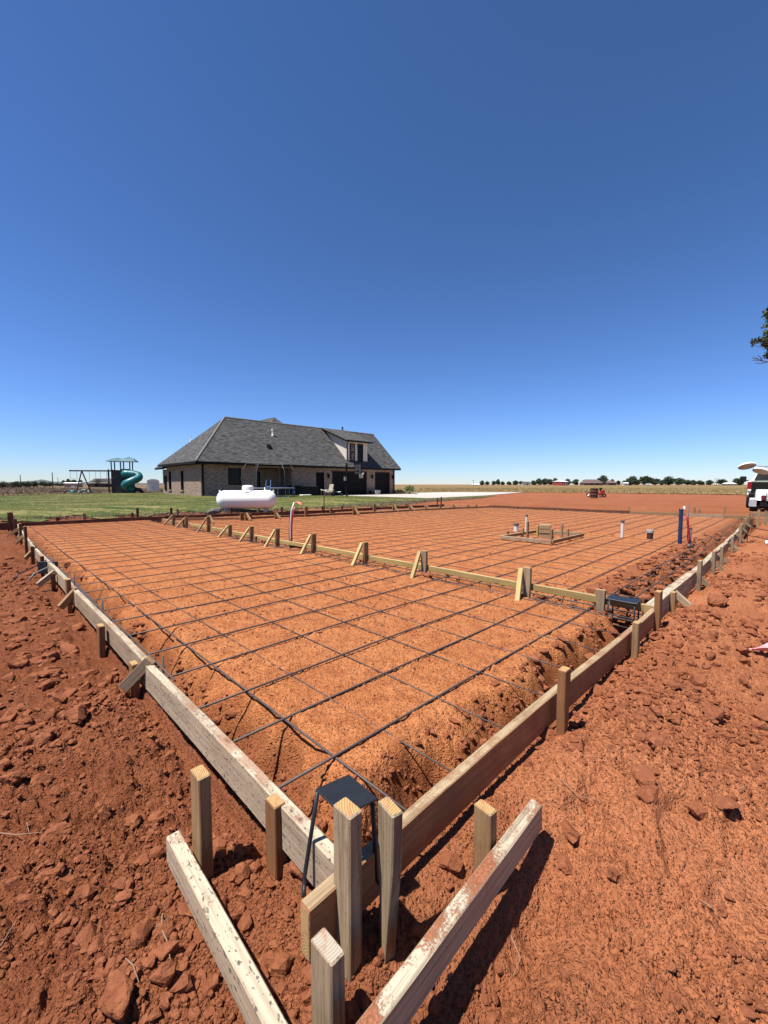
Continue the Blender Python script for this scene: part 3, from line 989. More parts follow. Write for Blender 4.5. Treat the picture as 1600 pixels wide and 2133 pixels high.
for i, (px, py, wp, hk, fl, lb) in enumerate([
    (306, 1425, 50, 1.0, .62, 'blocky dark clod just below the white diagonal brace on the left form'),
    (160, 1515, 48, 1.0, .8, 'upright wedge of soil on the left bank, level with the long weathered form'),
    (105, 1372, 46, .8, .6, 'rounded reddish clod on the left bank, in a hollow'),
    (52, 1505, 42, .8, .5, 'flat clod at the left edge of the photo'),
    (245, 2092, 62, 1.1, .75, 'big smooth clod near the bottom left corner with a deep shadow'),
    (297, 1945, 36, 1.2, .8, 'knobbly clod beside the pale root left of the loose speckled timber'),
    (622, 1822, 48, 1.4, .8, 'upright clod against the hooked leg of the steel plate at the corner'),
    (662, 1838, 44, 1.0, .7, 'slanted clod leaning at the sawn end of the right form'),
    (1138, 1535, 42, 1.2, .55, 'dark pointed clod perched beside the right form, below the orange-brown stake'),
    (1340, 1640, 52, .8, .5, 'twin-lobed pale clod on the right bank, above the footprints'),
    (1352, 1668, 44, .8, .55, 'squarish orange clod on the right bank with a fine twig beside it'),
    (1505, 1688, 56, .6, .3, 'flat slab of soil on the right bank'),
    (1458, 1702, 34, .9, .65, 'smaller round clod left of the flat slab on the right bank'),
    (1488, 1502, 46, 1.0, .6, 'pale clod pair at the right edge of the bank'),
    (1585, 1490, 46, 1.0, .65, 'large clod cut by the right edge of the photo'),
    (1490, 1252, 52, .8, .45, 'long smooth boulder-like clod on the right bank beyond the white brace'),
    (1505, 1168, 28, .7, .4, 'pale flat clod on the far right bank near the double stakes'),
    (1545, 1365, 30, .8, .5, 'dark clod beside the pink mesh scrap'),
    (935, 1800, 42, .9, .6, 'pale broad clod between the corner posts and the loose timber on the right'),
    (870, 1930, 30, 1.1, .8, 'rounded clod in the shade behind the tapered corner stake'),
    (795, 1975, 24, 1.0, .8, 'small round clod between the two corner stakes'),
    (1175, 1770, 32, 1.0, .6, 'dark clod right of the far end of the loose timber'),
    (1010, 1560, 26, 1.0, .7, 'chunk of soil inside the trench near the right form'),
    (120, 1740, 46, 1.0, .5, 'long slanting slab of soil in the left foreground'),
    (30, 1640, 40, 1.0, .6, 'heavy clod on the left bank at the edge of the photo'),
]):
    clod(px, py, wp, hk, lb, fl, i)

for i, (pts, lb) in enumerate([
    ([(338, 1890), (336, 1935), (350, 1962), (356, 2012)], 'long pale root left of the loose speckled timber'),
    ([(352, 1900), (338, 1922), (322, 1930)], 'short pale root crossing the longer one'),
    ([(55, 1704), (62, 1752)], 'straight dry stem standing at the left edge of the photo'),
    ([(2, 1745), (35, 1754), (88, 1747)], 'curved dry stem lying at the left edge of the photo'),
    ([(262, 1998), (278, 2030), (290, 2060)], 'thin curled root in the lower left soil'),
    ([(1065, 1915), (1085, 1958), (1070, 1990)], 'dry twig in the shadow of the loose timber on the right'),
    ([(1458, 1886), (1480, 1897), (1505, 1911)], 'straight pale straw on the right foreground soil'),
    ([(1165, 1640), (1205, 1652), (1255, 1645)], 'thin curved twig on the right bank'),
    ([(1398, 1302), (1405, 1316)], 'fine forked twig on the right bank below the white brace'),
    ([(1, 1980), (34, 1935)], 'slanting dry stem at the lower left edge'),
]):
    m = MB(); P3 = []
    for j, (px, py) in enumerate(pts):
        g_ = gpt(px, py); P3.append((g_.x, g_.y, hzd(g_.x, g_.y) + .012 + .006 * (j % 2)))
    m.tube(P3, [.0014] * (len(P3) - 1) + [.0007], 5)
    tag(m.build('dry_root', 'root'), lb, 'root', 'roots and straw on the soil')
#@@PART3
# ------------------------------------------------------------------ perimeter forms
def zat(X, Y, py):
    v = (py - CY) / F
    return H - (v * CS + SN) / (CS - v * SN) * Y


T, HB = .038, .14                                   # form boards on edge


def form(name, a0, b0, a1, b1, mat, label, t=T, h=HB, top=0.0, end='end', group='boards of the outer form', top1=None):
    p0, p1 = ab(a0, b0, top - h / 2), ab(a1, b1, (top if top1 is None else top1) - h / 2)
    return lumber(name, p0, p1, t, h, mat, label, 'form board', group, sag=.006, end=end)


# left side, runs along A with its outer face on b = 0
form('form_board', .04, .019, 1.76, .019, 'spot', 'weathered pale form board running left from the near corner, speckled with soil')
form('form_board', 1.765, .021, 3.9, .023, 'pale', 'second form board of the left side, pale and caked with soil, beyond the white brace')
form('form_board', 3.905, .024, 8.4, .02, 'pale', 'third form board of the left side, whitish, with low stakes against it')
form('form_board', 8.41, .024, 13.88, .12, 'pale', 'farthest form board of the left side, reaching the far left corner')
# right side, runs along B with its outer face on a = 0
form('form_board', .019, -.115, .022, 3.22, 'red', 'long soil-stained form board on the right, its sawn end past the near corner')
form('form_board', .062, 3.27, .052, 5.15, 'pale', 'thick pale form timber on the right beyond the steel plate with legs', .072, .17, .012)
form('form_board', .058, 5.16, .10, 8.6, 'pale', 'pale form timber on the right with soil on top, next after the thick one', .060, .15, .0)
form('form_board', .10, 8.61, .19, 12.6, 'pale', 'narrow pale form board far along the right side', .045, .15)
form('form_board', .19, 12.61, .37, 17.25, 'pale', 'last form board of the right side, reaching the far right corner', .045, .14)
# back edge (along B) and far right edge (along A)
for q, (x0, y0, x1, y1) in enumerate([(-120, 1094.5, 37, 1087.5), (40, 1088.5, 345, 1075.2), (345, 1074.5, 612, 1065.2), (612, 1065.5, 782, 1057.6), (782, 1057, 925, 1050.6)]):
    lb = ['dark form board leading out of frame past the far left corner', 'dark form board along the lawn from the far left corner to the first inner stake',
          'dark form board in front of the white tank', 'dark form board along the lawn in front of the garage door', 'dark form board of the back edge ending near the driveway'][q]
    p0, p1 = gp(x0, y0, .0 if q else .02), gp(x1, y1, .0)
    p0.z -= .09; p1.z -= .09
    lumber('form_board', p0, p1, .04, .19, 'dark', lb, 'form board', 'boards of the outer form', sag=.01)
for q, (x0, y0, x1, y1, mt) in enumerate([(1019, 1052.4, 1312, 1064.2, 'dark'), (1312, 1064.2, 1442, 1069.6, 'tan'), (1430, 1070, 1506, 1072.2, 'pale'), (1506, 1072.6, 1572, 1074.5, 'tan')]):
    lb = ['long dark form board along the far right edge of the slab', 'tan form board in the far edge behind the blue pipe', 'short pale form board lapped onto the far edge', 'last form board of the far edge, below the white truck'][q]
    p0, p1 = gp(x0, y0, .0), gp(x1, y1, .0); p0.z -= .07; p1.z -= .07
    lumber('form_board', p0, p1, .04, .14, mt, lb, 'form board', 'boards of the outer form', sag=.01)

# inner forms
def beam(px0, py0, px1, py1, mat, label, z=0.0, t=.040, h=.062, g='rails of the inner form'):
    p0, p1 = gp(px0, py0, z), gp(px1, py1, z); p0.z -= h / 2; p1.z -= h / 2
    return lumber('form_rail', p0, p1, t, h, mat, label, 'form rail', g, sag=.006)


IB = 3.31
for q, (a0, a1) in enumerate([(.075, 1.2), (1.2, 3.55), (3.55, 6.9), (6.9, 10.2), (10.2, 12.4)]):
    lb = ['yellow rail of the inner form beside the steel plate, ending at the right form', 'yellow rail of the inner form between the two nearest braced stakes and the third',
          'yellow rail of the inner form in front of the striped pipe bundle', 'sunlit rail far along the inner form, toward the far left', 'last rail of the inner form, at the corner by the lawn'][q]
    p0, p1 = ab(a0, IB - .02 * q * .3, -.031), ab(a1, IB - .02 * (q + 1) * .3, -.031)
    lumber('form_rail', p0, p1, .038, .064, 'yellow' if q < 4 else 'tan', lb, 'form rail', 'rails of the inner form', sag=.005)
rb = [(352, 1079.2, 500, 1077.6), (500, 1077.6, 612, 1072.6), (612, 1072.6, 782, 1065.6), (782, 1065.6, 888, 1059.4), (888, 1059.4, 1019, 1054)]
for q, r_ in enumerate(rb):
    lb = ['rail of the back inner form starting at the inner corner, below the tank', 'rail of the back inner form below the right half of the tank', 'rail of the back inner form running below the chair and garage door',
          'rail of the back inner form below the end of the garage', 'last rail of the back inner form, near the driveway'][q]
    beam(*r_, 'tan' if q > 2 else 'brown', lb, -.03, .04, .075, 'rails of the back inner form')


# stakes: (px, py of the top centre; py where it enters the ground; known z of ground or a,b)
def stake(a, b, ztop, zbot, mat, label, w=.075, t=.036, rz=None, group='stakes holding the outer form', taper=.22, lean=(0, 0), end='end', wide='A', tapw=.3):
    p1 = ab(a, b, zbot); p0 = ab(a + lean[0], b + lean[1], ztop)
    up = Vector((A[0], A[1], 0)) if wide == 'A' else Vector((B[0], B[1], 0))
    if rz is not None:
        up = Vector((math.cos(rz), math.sin(rz), 0))
    return lumber('wooden_stake', p0, p1, t, w, mat, label, 'stake', group, up=up, taper=taper, tapw=tapw, end=end, sag=.0015)


def stake_px(px, py, zt, zb, *k, **kw):
    p = gp(px, py, zt); a, b = to_ab(p.x, p.y)
    return stake(a, b, zt, zb, *k, **kw)


G0 = 'stakes of the near corner'
stake_px(417, 1608, .115, -.36, 'tan', 'square tan stake standing behind the speckled loose timber in the left foreground', .070, .038, group=G0, taper=.1)
stake_px(573, 1666, .010, -.34, 'brown', 'short brown stake nailed to the outside of the left form, soil on its top', .062, .040, group=G0, taper=.12)
stake_px(723, 1681, .205, -.40, 'grey', 'tall weathered grey stake at the near corner, in front of the steel plate', .066, .042, group=G0, taper=.2, tapw=.6)
stake_px(813, 1678, .205, -.25, 'grey', 'tall grey stake tapering to a point, right of the near corner', .066, .032, group=G0, taper=.36, tapw=.22, rz=math.atan2(-.81, .587))
stake_px(682, 1968, .0, -.5, 'grey', 'nearest stake at the bottom of the photo with a broad pale sawn top', .075, .039, group=G0, taper=.1, end='endgrey', rz=math.atan2(-.70, .72))
stake_px(1012, 1680, .03, -.40, 'tan', 'ridged tan stake nailed behind the loose timber on the right', .062, .036, group=G0, taper=.12, rz=math.atan2(-.76, .6))
stake(-.045, 1.26, .155, -.30, 'brown', 'tall orange-brown stake against the outside of the right form', .062, .038, wide='B', taper=.3, tapw=.35)
stake(-.045, 2.47, .085, -.26, 'tan', 'short tan stake against the right form, below the steel plate with legs', .062, .038, wide='B', taper=.25, tapw=.35)
stake(-.015, 3.20, .155, -.25, 'brown', 'dark brown stake where the yellow inner form meets the right form', .080, .040, wide='B', taper=.2, tapw=.5)
stake(-.005, 3.83, .03, -.24, 'tan', 'short tan stake with a white diagonal brace beside it on the right form', .06, .038, wide='B', taper=.2)
stake(-.035, 4.98, .17, -.24, 'grey', 'grey pointed stake on the right form, just past the thick pale timber', .085, .036, wide='B', taper=.25)
stake(-.025, 6.15, .14, -.24, 'grey', 'grey stake on the right form, second past the thick pale timber', .085, .036, wide='B', taper=.25)
stake(-.03, 6.85, .12, -.24, 'grey', 'grey stake on the right form, third past the thick pale timber', .08, .036, wide='B', taper=.25)
stake(.0, 8.5, .12, -.24, 'grey', 'grey stake on the right form, fourth past the thick pale timber', .08, .036, wide='B', taper=.25)
stake(.02, 10.1, .22, -.24, 'grey', 'taller grey stake on the right form left of the steel rack', .085, .036, wide='B', taper=.25)
for q, (b_, zt) in enumerate([(11.1, .12), (11.9, .10), (12.9, .16), (13.7, .12), (14.5, .12), (15.5, .14), (16.4, .16)]):
    stake(.07 + .035 * (b_ - 10), b_, zt, -.24, 'grey' if q % 2 else 'tan', ['small stake', 'little stake', 'thin stake', 'slim stake', 'low stake', 'narrow stake', 'last small stake'][q] + ' far along the right form, ' + ['first', 'second', 'third', 'fourth', 'fifth', 'sixth', 'seventh'][q] + ' past the tall one', .08, .036, wide='B', taper=.25)


def brace(p0, p1, mat, label, w=.075, t=.034, group='diagonal braces of the outer form', up=(0, 0, 1)):
    return lumber('diagonal_brace', p0, p1, t, w, mat, label, 'brace', group, up=up, sag=.001, end='end')


brace(ab(.09, 4.08, .018), ab(-.10, 4.05, -.14), 'pale', 'white diagonal brace leaning on the right form past the steel plate', .06)
for q, b_ in enumerate([5.1, 6.3, 6.98, 8.62, 10.25, 12.0, 13.8]):
    brace(ab(.03 + .03 * max(0, b_ - 8), b_ + .1, -.01), ab(-.09 + .03 * max(0, b_ - 8), b_ + .12, -.15), 'grey', 'short grey brace, ' + ['first', 'second', 'third', 'fourth', 'fifth', 'sixth', 'seventh'][q] + ' past the thick timber of the right form', .05)
# left side stakes and braces
brace(ab(1.745, .03, .022), ab(1.84, -.085, -.135), 'pale', 'white diagonal brace on top of the left form, nearest the corner', .06, .036)
stake(1.84, -.03, -.005, -.34, 'brown', 'dark low stake hidden behind the white diagonal brace on the left form', .07, .036)
stake(2.70, -.032, .0, -.33, 'brown', 'short dark brown stake on the left form, next beyond the white brace', .085, .038)
stake(4.12, -.03, .10, -.33, 'brown', 'tall brown stake on the left form with a tan brace at its foot', .085, .038)
brace(ab(4.06, .03, .0), ab(4.0, -.11, -.14), 'tan', 'tan diagonal brace at the foot of the tall brown stake on the left form', .06, .036)
stake(5.2, -.03, -.01, -.3, 'dark', 'low dark stub on the left form above the discarded plate', .085, .038)
brace(ab(5.2, -.01, .0), ab(5.15, -.17, -.12), 'pale', 'tiny pale brace by the low dark stub on the left form', .06)
stake(6.25, -.03, .06, -.3, 'dark', 'dark stake on the left form, two past the tall brown one', .085, .04)
stake(7.55, -.03, .05, -.3, 'dark', 'dark stub at the top of the tan brace, far on the left form', .085, .04)
brace(ab(7.62, .02, .01), ab(7.5, -.12, -.13), 'tan', 'long tan brace far on the left form, in front of the stake cluster', .06)
stake(8.75, -.02, .27, -.3, 'dark', 'tall dark stake far on the left form, before the wired boards', .09, .04)
stake(10.2, -.0, .22, -.3, 'dark', 'tall dark stake second from the far left corner', .09, .04)
brace(ab(9.7, .0, .0), ab(9.9, -.09, -.13), 'tan', 'far tan brace on the left form near the far corner', .06)
brace(ab(11.6, .05, .0), ab(11.7, -.09, -.12), 'tan', 'farthest tan brace on the left form', .06)
for q, (px, py0, py1) in enumerate([(29, 1067, 1100), (20, 1076, 1098), (33, 1081, 1106)]):
    p = gp(px, py1, -.12)
    a, b = to_ab(p.x, p.y)
    stake(a, b, zat(p.x, p.y, py0), -.3, 'dark', ['widest leaning stake of the cluster at the far left corner', 'left stake of the cluster at the far left corner', 'right thin stake of the cluster at the far left corner'][q], .11 if q == 0 else .07, .04, lean=(0, -.06) if q == 0 else (0, 0), taper=0, wide='B')
# back edge stakes seen against the lawn
for q, (px, py0, py1, lb) in enumerate([
    (120, 1077, 1083, 'small stub on the back form, first along the lawn from the far left corner'),
    (176, 1069, 1080, 'pale stub on the back form, second along the lawn from the far left corner'),
    (276, 1068, 1076, 'small dark peg on the back form, left of a taller one'),
    (287, 1058, 1076, 'tall thin dark peg on the back form, in front of the grass'),
    (357, 1058, 1074, 'tall dark peg on the back form behind the inner corner'),
    (370, 1060, 1074, 'pale peg on the back form, next to the tall dark peg'),
    (482, 1057, 1068, 'brown peg on the back form under the left end of the white tank'),
    (538, 1058, 1068, 'pale peg on the back form under the middle of the white tank'),
    (587, 1056, 1066, 'dark peg on the back form right of the white tank'),
    (672, 1054, 1064, 'dark peg on the back form near the thin survey pole'),
    (713, 1054, 1061, 'low dark peg on the back form below the garage door'),
    (911, 1037, 1049, 'left one of two thin pegs by the driveway'),
    (919, 1035, 1049, 'right one of two thin pegs by the driveway'),
]):
    p = gp(px, py1, -.02); d = Vector((p.x, p.y, 0)).normalized() * .05
    a, b = to_ab(p.x + d.x, p.y + d.y)
    stake(a, b, zat(p.x, p.y, py0), -.25, 'grey' if 'pale' in lb else 'dark', lb, .075, .035, wide='B', group='pegs along the back form', taper=0)
# far right edge
for q, (px, py0, py1, lb) in enumerate([(1309, 1055, 1064, 'stub at the joint of the far edge boards'), (1446, 1056, 1069, 'thick tan stake on the far edge right of the blue pipe'), (1508, 1055, 1071, 'thin tan stake on the far edge near the truck'), (1456, 1060, 1067, 'low wedge of wood on the far edge beside the thick tan stake')]):
    p = gp(px, py1, -.02); a, b = to_ab(p.x, p.y)
    stake(a, b + .08, zat(p.x, p.y, py0), -.25, 'tan', lb, .065 if q != 2 else .05, .04, wide='A', group='stakes of the far edge', taper=0)
# batter board at the far right corner
p0, p1 = gp(1566, 1071.5, .02), gp(1640, 1073.5, .02)
lumber('batter_board', p0, p1, .04, .10, 'grey', 'grey batter board at the far right corner below the white truck', 'batter board')
for q, (px, py0, py1) in enumerate([(1579, 1062, 1096), (1594, 1064, 1097), (1566, 1080, 1095)]):
    p = gp(px, py1, -.14); a, b = to_ab(p.x, p.y)
    stake(a, b, zat(p.x, p.y, py0), -.3, 'grey' if q < 2 else 'dark', ['tall grey stake carrying the far batter board, left one', 'tall grey stake carrying the far batter board, right one', 'dark low stake under the left end of the far batter board'][q], .06, .03, wide='A', group='stakes of the far batter board', taper=.2)

# stakes of the inner form, each with its kicker
KB = [(0, 0), (.19, .16), (.27, .07), (.30, .12), (.26, .02), (.40, .02), (.27, .0), (.45, .10), (.50, .12), (.30, .2), (.15, .15)]
ordn = ['first', 'second', 'third', 'fourth', 'fifth', 'sixth', 'seventh', 'eighth', 'ninth', 'tenth', 'eleventh', 'twelfth']
inner = [(.43, .075, 0, 'grey'), (1.11, .175, 1, 'grey'), (2.44, .19, 1, 'grey'), (3.51, .19, 1, 'tan'), (4.76, .20, 1, 'tan'), (5.88, .20, 1, 'tan'), (6.86, .17, 2, 'tan'), (7.83, .13, 1, 'tan'), (8.97, .25, 1, 'tan'), (10.38, .16, 1, 'tan'), (11.33, .18, 1, 'tan')]
for q, (a_, zt, br, mt) in enumerate(inner):
    bb = IB - .052 - .006 * q * .3
    stake(a_, bb, zt, -.26, mt, f'{ordn[q]} stake of the yellow inner form from the right form' + ('' if br else ', by the steel plate'), .082, .038, group='stakes of the inner form', taper=.3, tapw=.45, wide='A' if q < 3 else 'B')
    if br:
        brace(ab(a_ + .062, bb - .01, zt - .02), ab(a_ - .05, bb - .30, -.13), 'yellow' if q < 8 else 'tan', f'{ordn[q]} leaning kicker of the yellow inner form counting from the right form', .048, .032, 'kickers of the inner form', up=(A[0], A[1], 0))
    if br == 2:
        stake(a_ - .14, bb, -.01, -.26, 'brown', 'short brown stake next to the seventh stake of the inner form', .08, .036, group='stakes of the inner form', taper=0)
# stakes of the back inner form
for q, (px, py0, py1) in enumerate([(385, 1083, 1096), (437, 1074, 1090), (504, 1068, 1084), (514, 1068, 1084), (521, 1070, 1083), (576, 1068, 1081), (638, 1055, 1076), (690, 1058, 1073), (738, 1054, 1072), (780, 1050, 1068), (820, 1049, 1066), (854, 1051, 1064), (887, 1052, 1062), (917, 1053, 1060), (945, 1050, 1059), (975, 1052, 1058), (992, 1051, 1058)]):
    p = gp(px, py1, -.10); a, b = to_ab(p.x, p.y)
    stake(a, b, zat(p.x, p.y, py0), -.2, 'brown' if q < 9 else 'tan', 'brown stake of the back inner form, ' + ['one', 'two', 'three', 'four', 'five', 'six', 'seven', 'eight', 'nine', 'ten', 'eleven', 'twelve', 'thirteen', 'fourteen', 'fifteen', 'sixteen', 'seventeen'][q] + ' from its left end', .11, .05, group='stakes of the back inner form', wide='B', taper=0)
    if q in (1, 3, 5, 8, 10, 11, 12, 14):
        brace(Vector((p.x, p.y, zat(p.x, p.y, py0) - .03)), Vector((p.x - A[0] * .25 + B[0] * .0, p.y - A[1] * .25, -.09)), 'tan', 'small kicker beside stake ' + {1: 'two', 3: 'four', 5: 'six', 8: 'nine', 10: 'eleven', 11: 'twelve', 12: 'thirteen', 14: 'fifteen'}[q] + ' of the back inner form', .08, .04, 'kickers of the back inner form')

# loose timbers in the foreground
e0 = gp(362, 1730, -.095); d0 = (gp(588, 2133, -.105) - e0)
e0.z -= .045; d0.z = -.01 - .02
lumber('loose_timber', e0, e0 + d0.normalized() * 1.25, .040, .088, 'spot', 'loose weathered timber with black specks in the left foreground', 'timber', 'loose timbers on edge at the near corner', end='endgrey', sag=.003)
e0 = gp(1120, 1668, -.05); d0 = (gp(778, 2120, -.07) - e0)
e0.z -= .046; d0.z = -.02
lumber('loose_timber', e0, e0 + d0.normalized() * 1.3, .039, .090, 'caked', 'loose pale timber with patches of soil on top in the right foreground', 'timber', 'loose timbers on edge at the near corner', end='endgrey', sag=.004)

# ------------------------------------------------------------------ rebar mat
mat_ = thing('rebar_mat', 'square grid of dark steel reinforcing bars tied over the raked pad', 'rebar mat', ab(0, 0, 0), math.atan2(B[1], B[0]))
# local frame: x along B, y along A
rr = random.Random(5)


def bar(x0, y0, x1, y1, z, r=.0064, n=26, wav=.006, nm='rebar', lift=None):
    m = MB(); P = []; ph = rr.uniform(0, 6.28); p2 = rr.uniform(0, 6.28); L = math.hypot(x1 - x0, y1 - y0); dx, dy = (x1 - x0) / L, (y1 - y0) / L
    n = max(4, int(L / .4))
    for i in range(n + 1):
        t = i / n; s = wav * (math.sin(t * L * 1.1 + ph) + .5 * math.sin(t * L * 2.7 + p2))
        P.append((x0 + dx * L * t - dy * s * 1.6, y0 + dy * L * t + dx * s * 1.6, z + s * .8))
    m.tube(P, r, 6)
    return m.build(nm, 'rebar', mat_, smooth=True, uv=False)


bA = [.36, .61, 1.02, 1.415, 1.82, 2.24, 2.66, 3.06]
while bA[-1] < 16.6:
    bA.append(bA[-1] + .405 + rr.uniform(-.02, .02))
aB = [.50, .86, 1.23, 1.70, 2.12, 2.58, 3.0]
while aB[-1] < 13.2:
    aB.append(aB[-1] + .415 + rr.uniform(-.025, .025))
for b_ in bA:
    bar(b_ + rr.uniform(-.01, .01), .055, b_ + rr.uniform(-.02, .02), 13.7, -.094, .0052 if b_ < .5 else .0034, wav=.0035)
for a_ in aB:
    bar(.055, a_ + rr.uniform(-.01, .01), 17.0, a_ + rr.uniform(-.02, .02), -.087, .0056 if a_ < 3.2 else .0044, wav=.004)
bar(.07, .35, .075, 13.5, -.055, .0072, wav=.004); bar(.105, 1.6, .10, 13.3, -.075, .0064, wav=.004); bar(.13, 2.2, .12, 9.0, -.10, wav=.004)
bar(3.4, .28, 16.8, .36, -.086, wav=.005)
for zz, bb_ in ((-.115, 3.20), (-.16, 3.27), (-.21, 3.24), (-.13, 3.44), (-.21, 3.46)):
    bar(bb_, .12, bb_ + .02, 12.3, zz, wav=.004)
for q in range(22):
    a_ = .75 + q * .52 + rr.uniform(-.05, .05); m = MB()
    m.tube([(3.19, a_, -.09), (3.19, a_, -.26), (3.47, a_ + .01, -.26), (3.47, a_ + .01, -.09)], .005, 5)
    m.build('stirrup', 'rebar', mat_, smooth=True, uv=False)


def rod(px, py, zt, zb, label, r=.0065, name='rebar_pin', mt='rebar', cat='rebar pin', lean=0, g='upright rebar pins'):
    p = gp(px, py, zt); m = MB()
    m.tube([(0, 0, zb - zt), (lean * .5, 0, (zb - zt) * .5), (lean, 0, 0)], r, 7)
    o = m.build(name, mt, smooth=True, uv=False); o.location = (p.x - lean, p.y, zt)
    return tag(o, label, cat, g)


rod(339, 1370, -.02, -.42, 'upright rebar pin in the left trench just inside the white brace')
rod(213, 1247, .03, -.42, 'upright rebar pin in the left trench by the second form board')
rod(154, 1195, .08, -.42, 'upright rebar pin in the left trench behind the tall brown stake')
rod(109, 1160, .08, -.42, 'upright rebar pin farthest along the left trench')
rod(1435.5, 1050, .62, -.25, 'tall thin rebar pin standing behind the red pipe', .008)
p = gp(674, 1073, -.1)
rod(675, 1020, zat(p.x, p.y, 1020), -.2, 'thin dark survey pole standing on the back inner form', .016, 'survey_pole', 'black', 'pole', g=None)

# ------------------------------------------------------------------ steel plates on legs
def plate(name, c, ux, uy, sx, sy, t, label, legs, zlegs, grp='steel embed plates'):
    tt = thing(name, label, 'steel plate', c, 0, grp)
    ux = Vector((*ux, 0)).normalized(); uy = Vector((*uy, 0)).normalized()
    rot = Matrix(((ux.x, uy.x, 0), (ux.y, uy.y, 0), (0, 0, 1)))
    MB().rbox((0, 0, 0), (sx, sy, t), .002, rot).build('plate', 'steel', tt)
    for (lx, ly), (ex, ey), (hx, hy) in legs:
        m = MB(); a_ = rot @ Vector((lx, ly, -t / 2)); b_ = rot @ Vector((lx + ex, ly + ey, -zlegs)); c_ = b_ + rot @ Vector((hx, hy, -.025))
        m.tube([a_, a_.lerp(b_, .5), b_, b_.lerp(c_, .5) + Vector((0, 0, -.006)), c_], .0062, 8)
        m.build('leg', 'steel', tt, smooth=True)
    return tt


pa, pb, pc = gp(727, 1614, .15), gp(657, 1645, .15), gp(788, 1665, .15)
cc = (pb + pc) / 2
plate('embed_plate', cc, (pc - pa).to_tuple()[:2], (pb - pa).to_tuple()[:2], (pc - pa).length, (pb - pa).length, .007, 'black steel plate on bent rod legs standing over the near corner of the forms',
      [((-.058, .05), (-.004, .040), (.03, .02)), ((.052, .030), (.006, .004), (.0, .02)), ((.052, -.044), (.004, -.01), (0, -.02)), ((-.052, -.044), (0, -.01), (0, -.02))], .235)
cc = (gp(1265, 1244, .02) + gp(1335, 1253, .02)) / 2
plate('embed_plate', cc, A, B, .24, .17, .008, 'black steel plate on rod legs over the right trench, behind the yellow rail',
      [((-.10, .06), (0, 0), (0, .03)), ((.10, .06), (0, 0), (0, .03)), ((.10, -.07), (0, 0), (.02, .02)), ((-.10, -.07), (0, 0), (.02, .02))], .33)
# a discarded plate lying on its side with its rods in the air, and a second far one
for (px, py), (qx, qy), sz, lb in (((101, 1198), (44, 1214), 1.0, 'discarded steel plate lying on the left bank with two long rods'), ((44, 1113), (22, 1122), .9, 'far discarded plate and rods lying against the left form')):
    p = gpt(px, py); q = gpt(qx, qy); d = (q - p); d.z = 0; L = d.length; d.normalize(); e = Vector((-d.y, d.x, 0))
    tt = thing('embed_plate', lb, 'steel plate', (p.x, p.y, p.z + .10), 0, 'steel embed plates')
    MB().rbox((0, 0, 0), (.012, .26 * sz, .16 * sz), .002, Matrix(((d.x, e.x, 0), (d.y, e.y, 0), (0, 0, 1)))).build('plate', 'steel', tt)
    for s in (-1, 1):
        m = MB(); o1 = e * .09 * s
        m.tube([o1 + Vector((0, 0, .05)), o1 + d * L * .8 + Vector((0, 0, -.01)), o1 + d * L + Vector((0, 0, -.07))], .0075, 7); m.build('leg', 'greypaint' if s > 0 else 'steel', tt, smooth=True)


# ------------------------------------------------------------------ pipes through the pad
def pipe(px, pyb, pyt, dia_px, label, name='drain_pipe', mt='pvc', cap=('coupling', .12), z=-.1, cat='pipe', group='plumbing stubs'):
    p = gp(px, pyb, z); Y = p.y; zt = zat(p.x, p.y, pyt); r = dia_px / F * Y / 2; L = zt - z
    tt = thing(name, label, cat, (p.x, p.y + r, z - .1), 0, group)
    m = MB(); top = L + .1
    cl = cap[1] * L if cap else 0
    m.lathe([(r, 0), (r, top - cl * .8)] + ([(r * .86, top - cl * .8)] if not cap else []), 18); m.build('pipe', mt, tt, smooth=True)
    if cap:
        m = MB(); m.lathe([(r * .9, top - cl), (r * 1.16, top - cl), (r * 1.18, top - cl * .15), (r * 1.08, top), (r * .85, top), (r * .82, top - cl * .6), (0, top - cl * .6)], 18)
        m.build('coupling', cap[0], tt, smooth=False)
    return tt


pipe(1097, 1112, 1072, 4.6, 'tall white pipe with a black rim standing by the box-out form', cap=('coupling', .1))
pipe(1076.5, 1108, 1090.5, 9.5, 'short wide white pipe with a dark rim beside the box-out form', cap=('coupling', .26))
pipe(1297.5, 1120, 1084, 6, 'lone white pipe with a dark cap on the open pad', cap=('coupling', .14))
pipe(1357.5, 1123, 1104, 11.5, 'short grey-brown pipe with a pale collar on the open pad', mt='rust', cap=('concblock', .32))
pipe(1418.5, 1134, 1060, 7.5, 'tall blue wrapped pipe with a white tip near the right trench', mt='blue', cap=('blue', .05))
p = gp(1418.5, 1134, -.1); m = MB(); m.lathe([(.018, 0), (.018, .05), (.0, .06)], 10); 
o = m.build('pipe_tip', 'pvc', smooth=True); o.location = (p.x + .03, p.y, zat(p.x, p.y, 1061)); tag(o, 'white tip of pipe sticking out of the blue sleeve', 'pipe', 'plumbing stubs')
p = gp(1435, 1141, -.12); Y = p.y
tt = thing('red_pipe', 'red pipe bent toward the blue one beside the right trench', 'pipe', (p.x, p.y, -.15), 0, 'plumbing stubs')
k = Y / F
m = MB(); m.tube([(0, 0, 0), (0, 0, .22), (-.005, 0, 36 * k), (-.03, 0, 46 * k), (-5 * k, 0, 60 * k), (-7.5 * k, 0, 72 * k)], .019, 10); m.build('pipe', 'redpipe', tt, smooth=True)
m = MB(); m.tube([(-.0, 0, .0), (.0, 0, .1)], .026, 10); m.build('sleeve', 'coupling', tt, smooth=True)
pipe(1439, 1139, 1099, 4, 'grey conduit standing tight against the red pipe', mt='greypaint', cap=('coupling', .1), z=-.12)
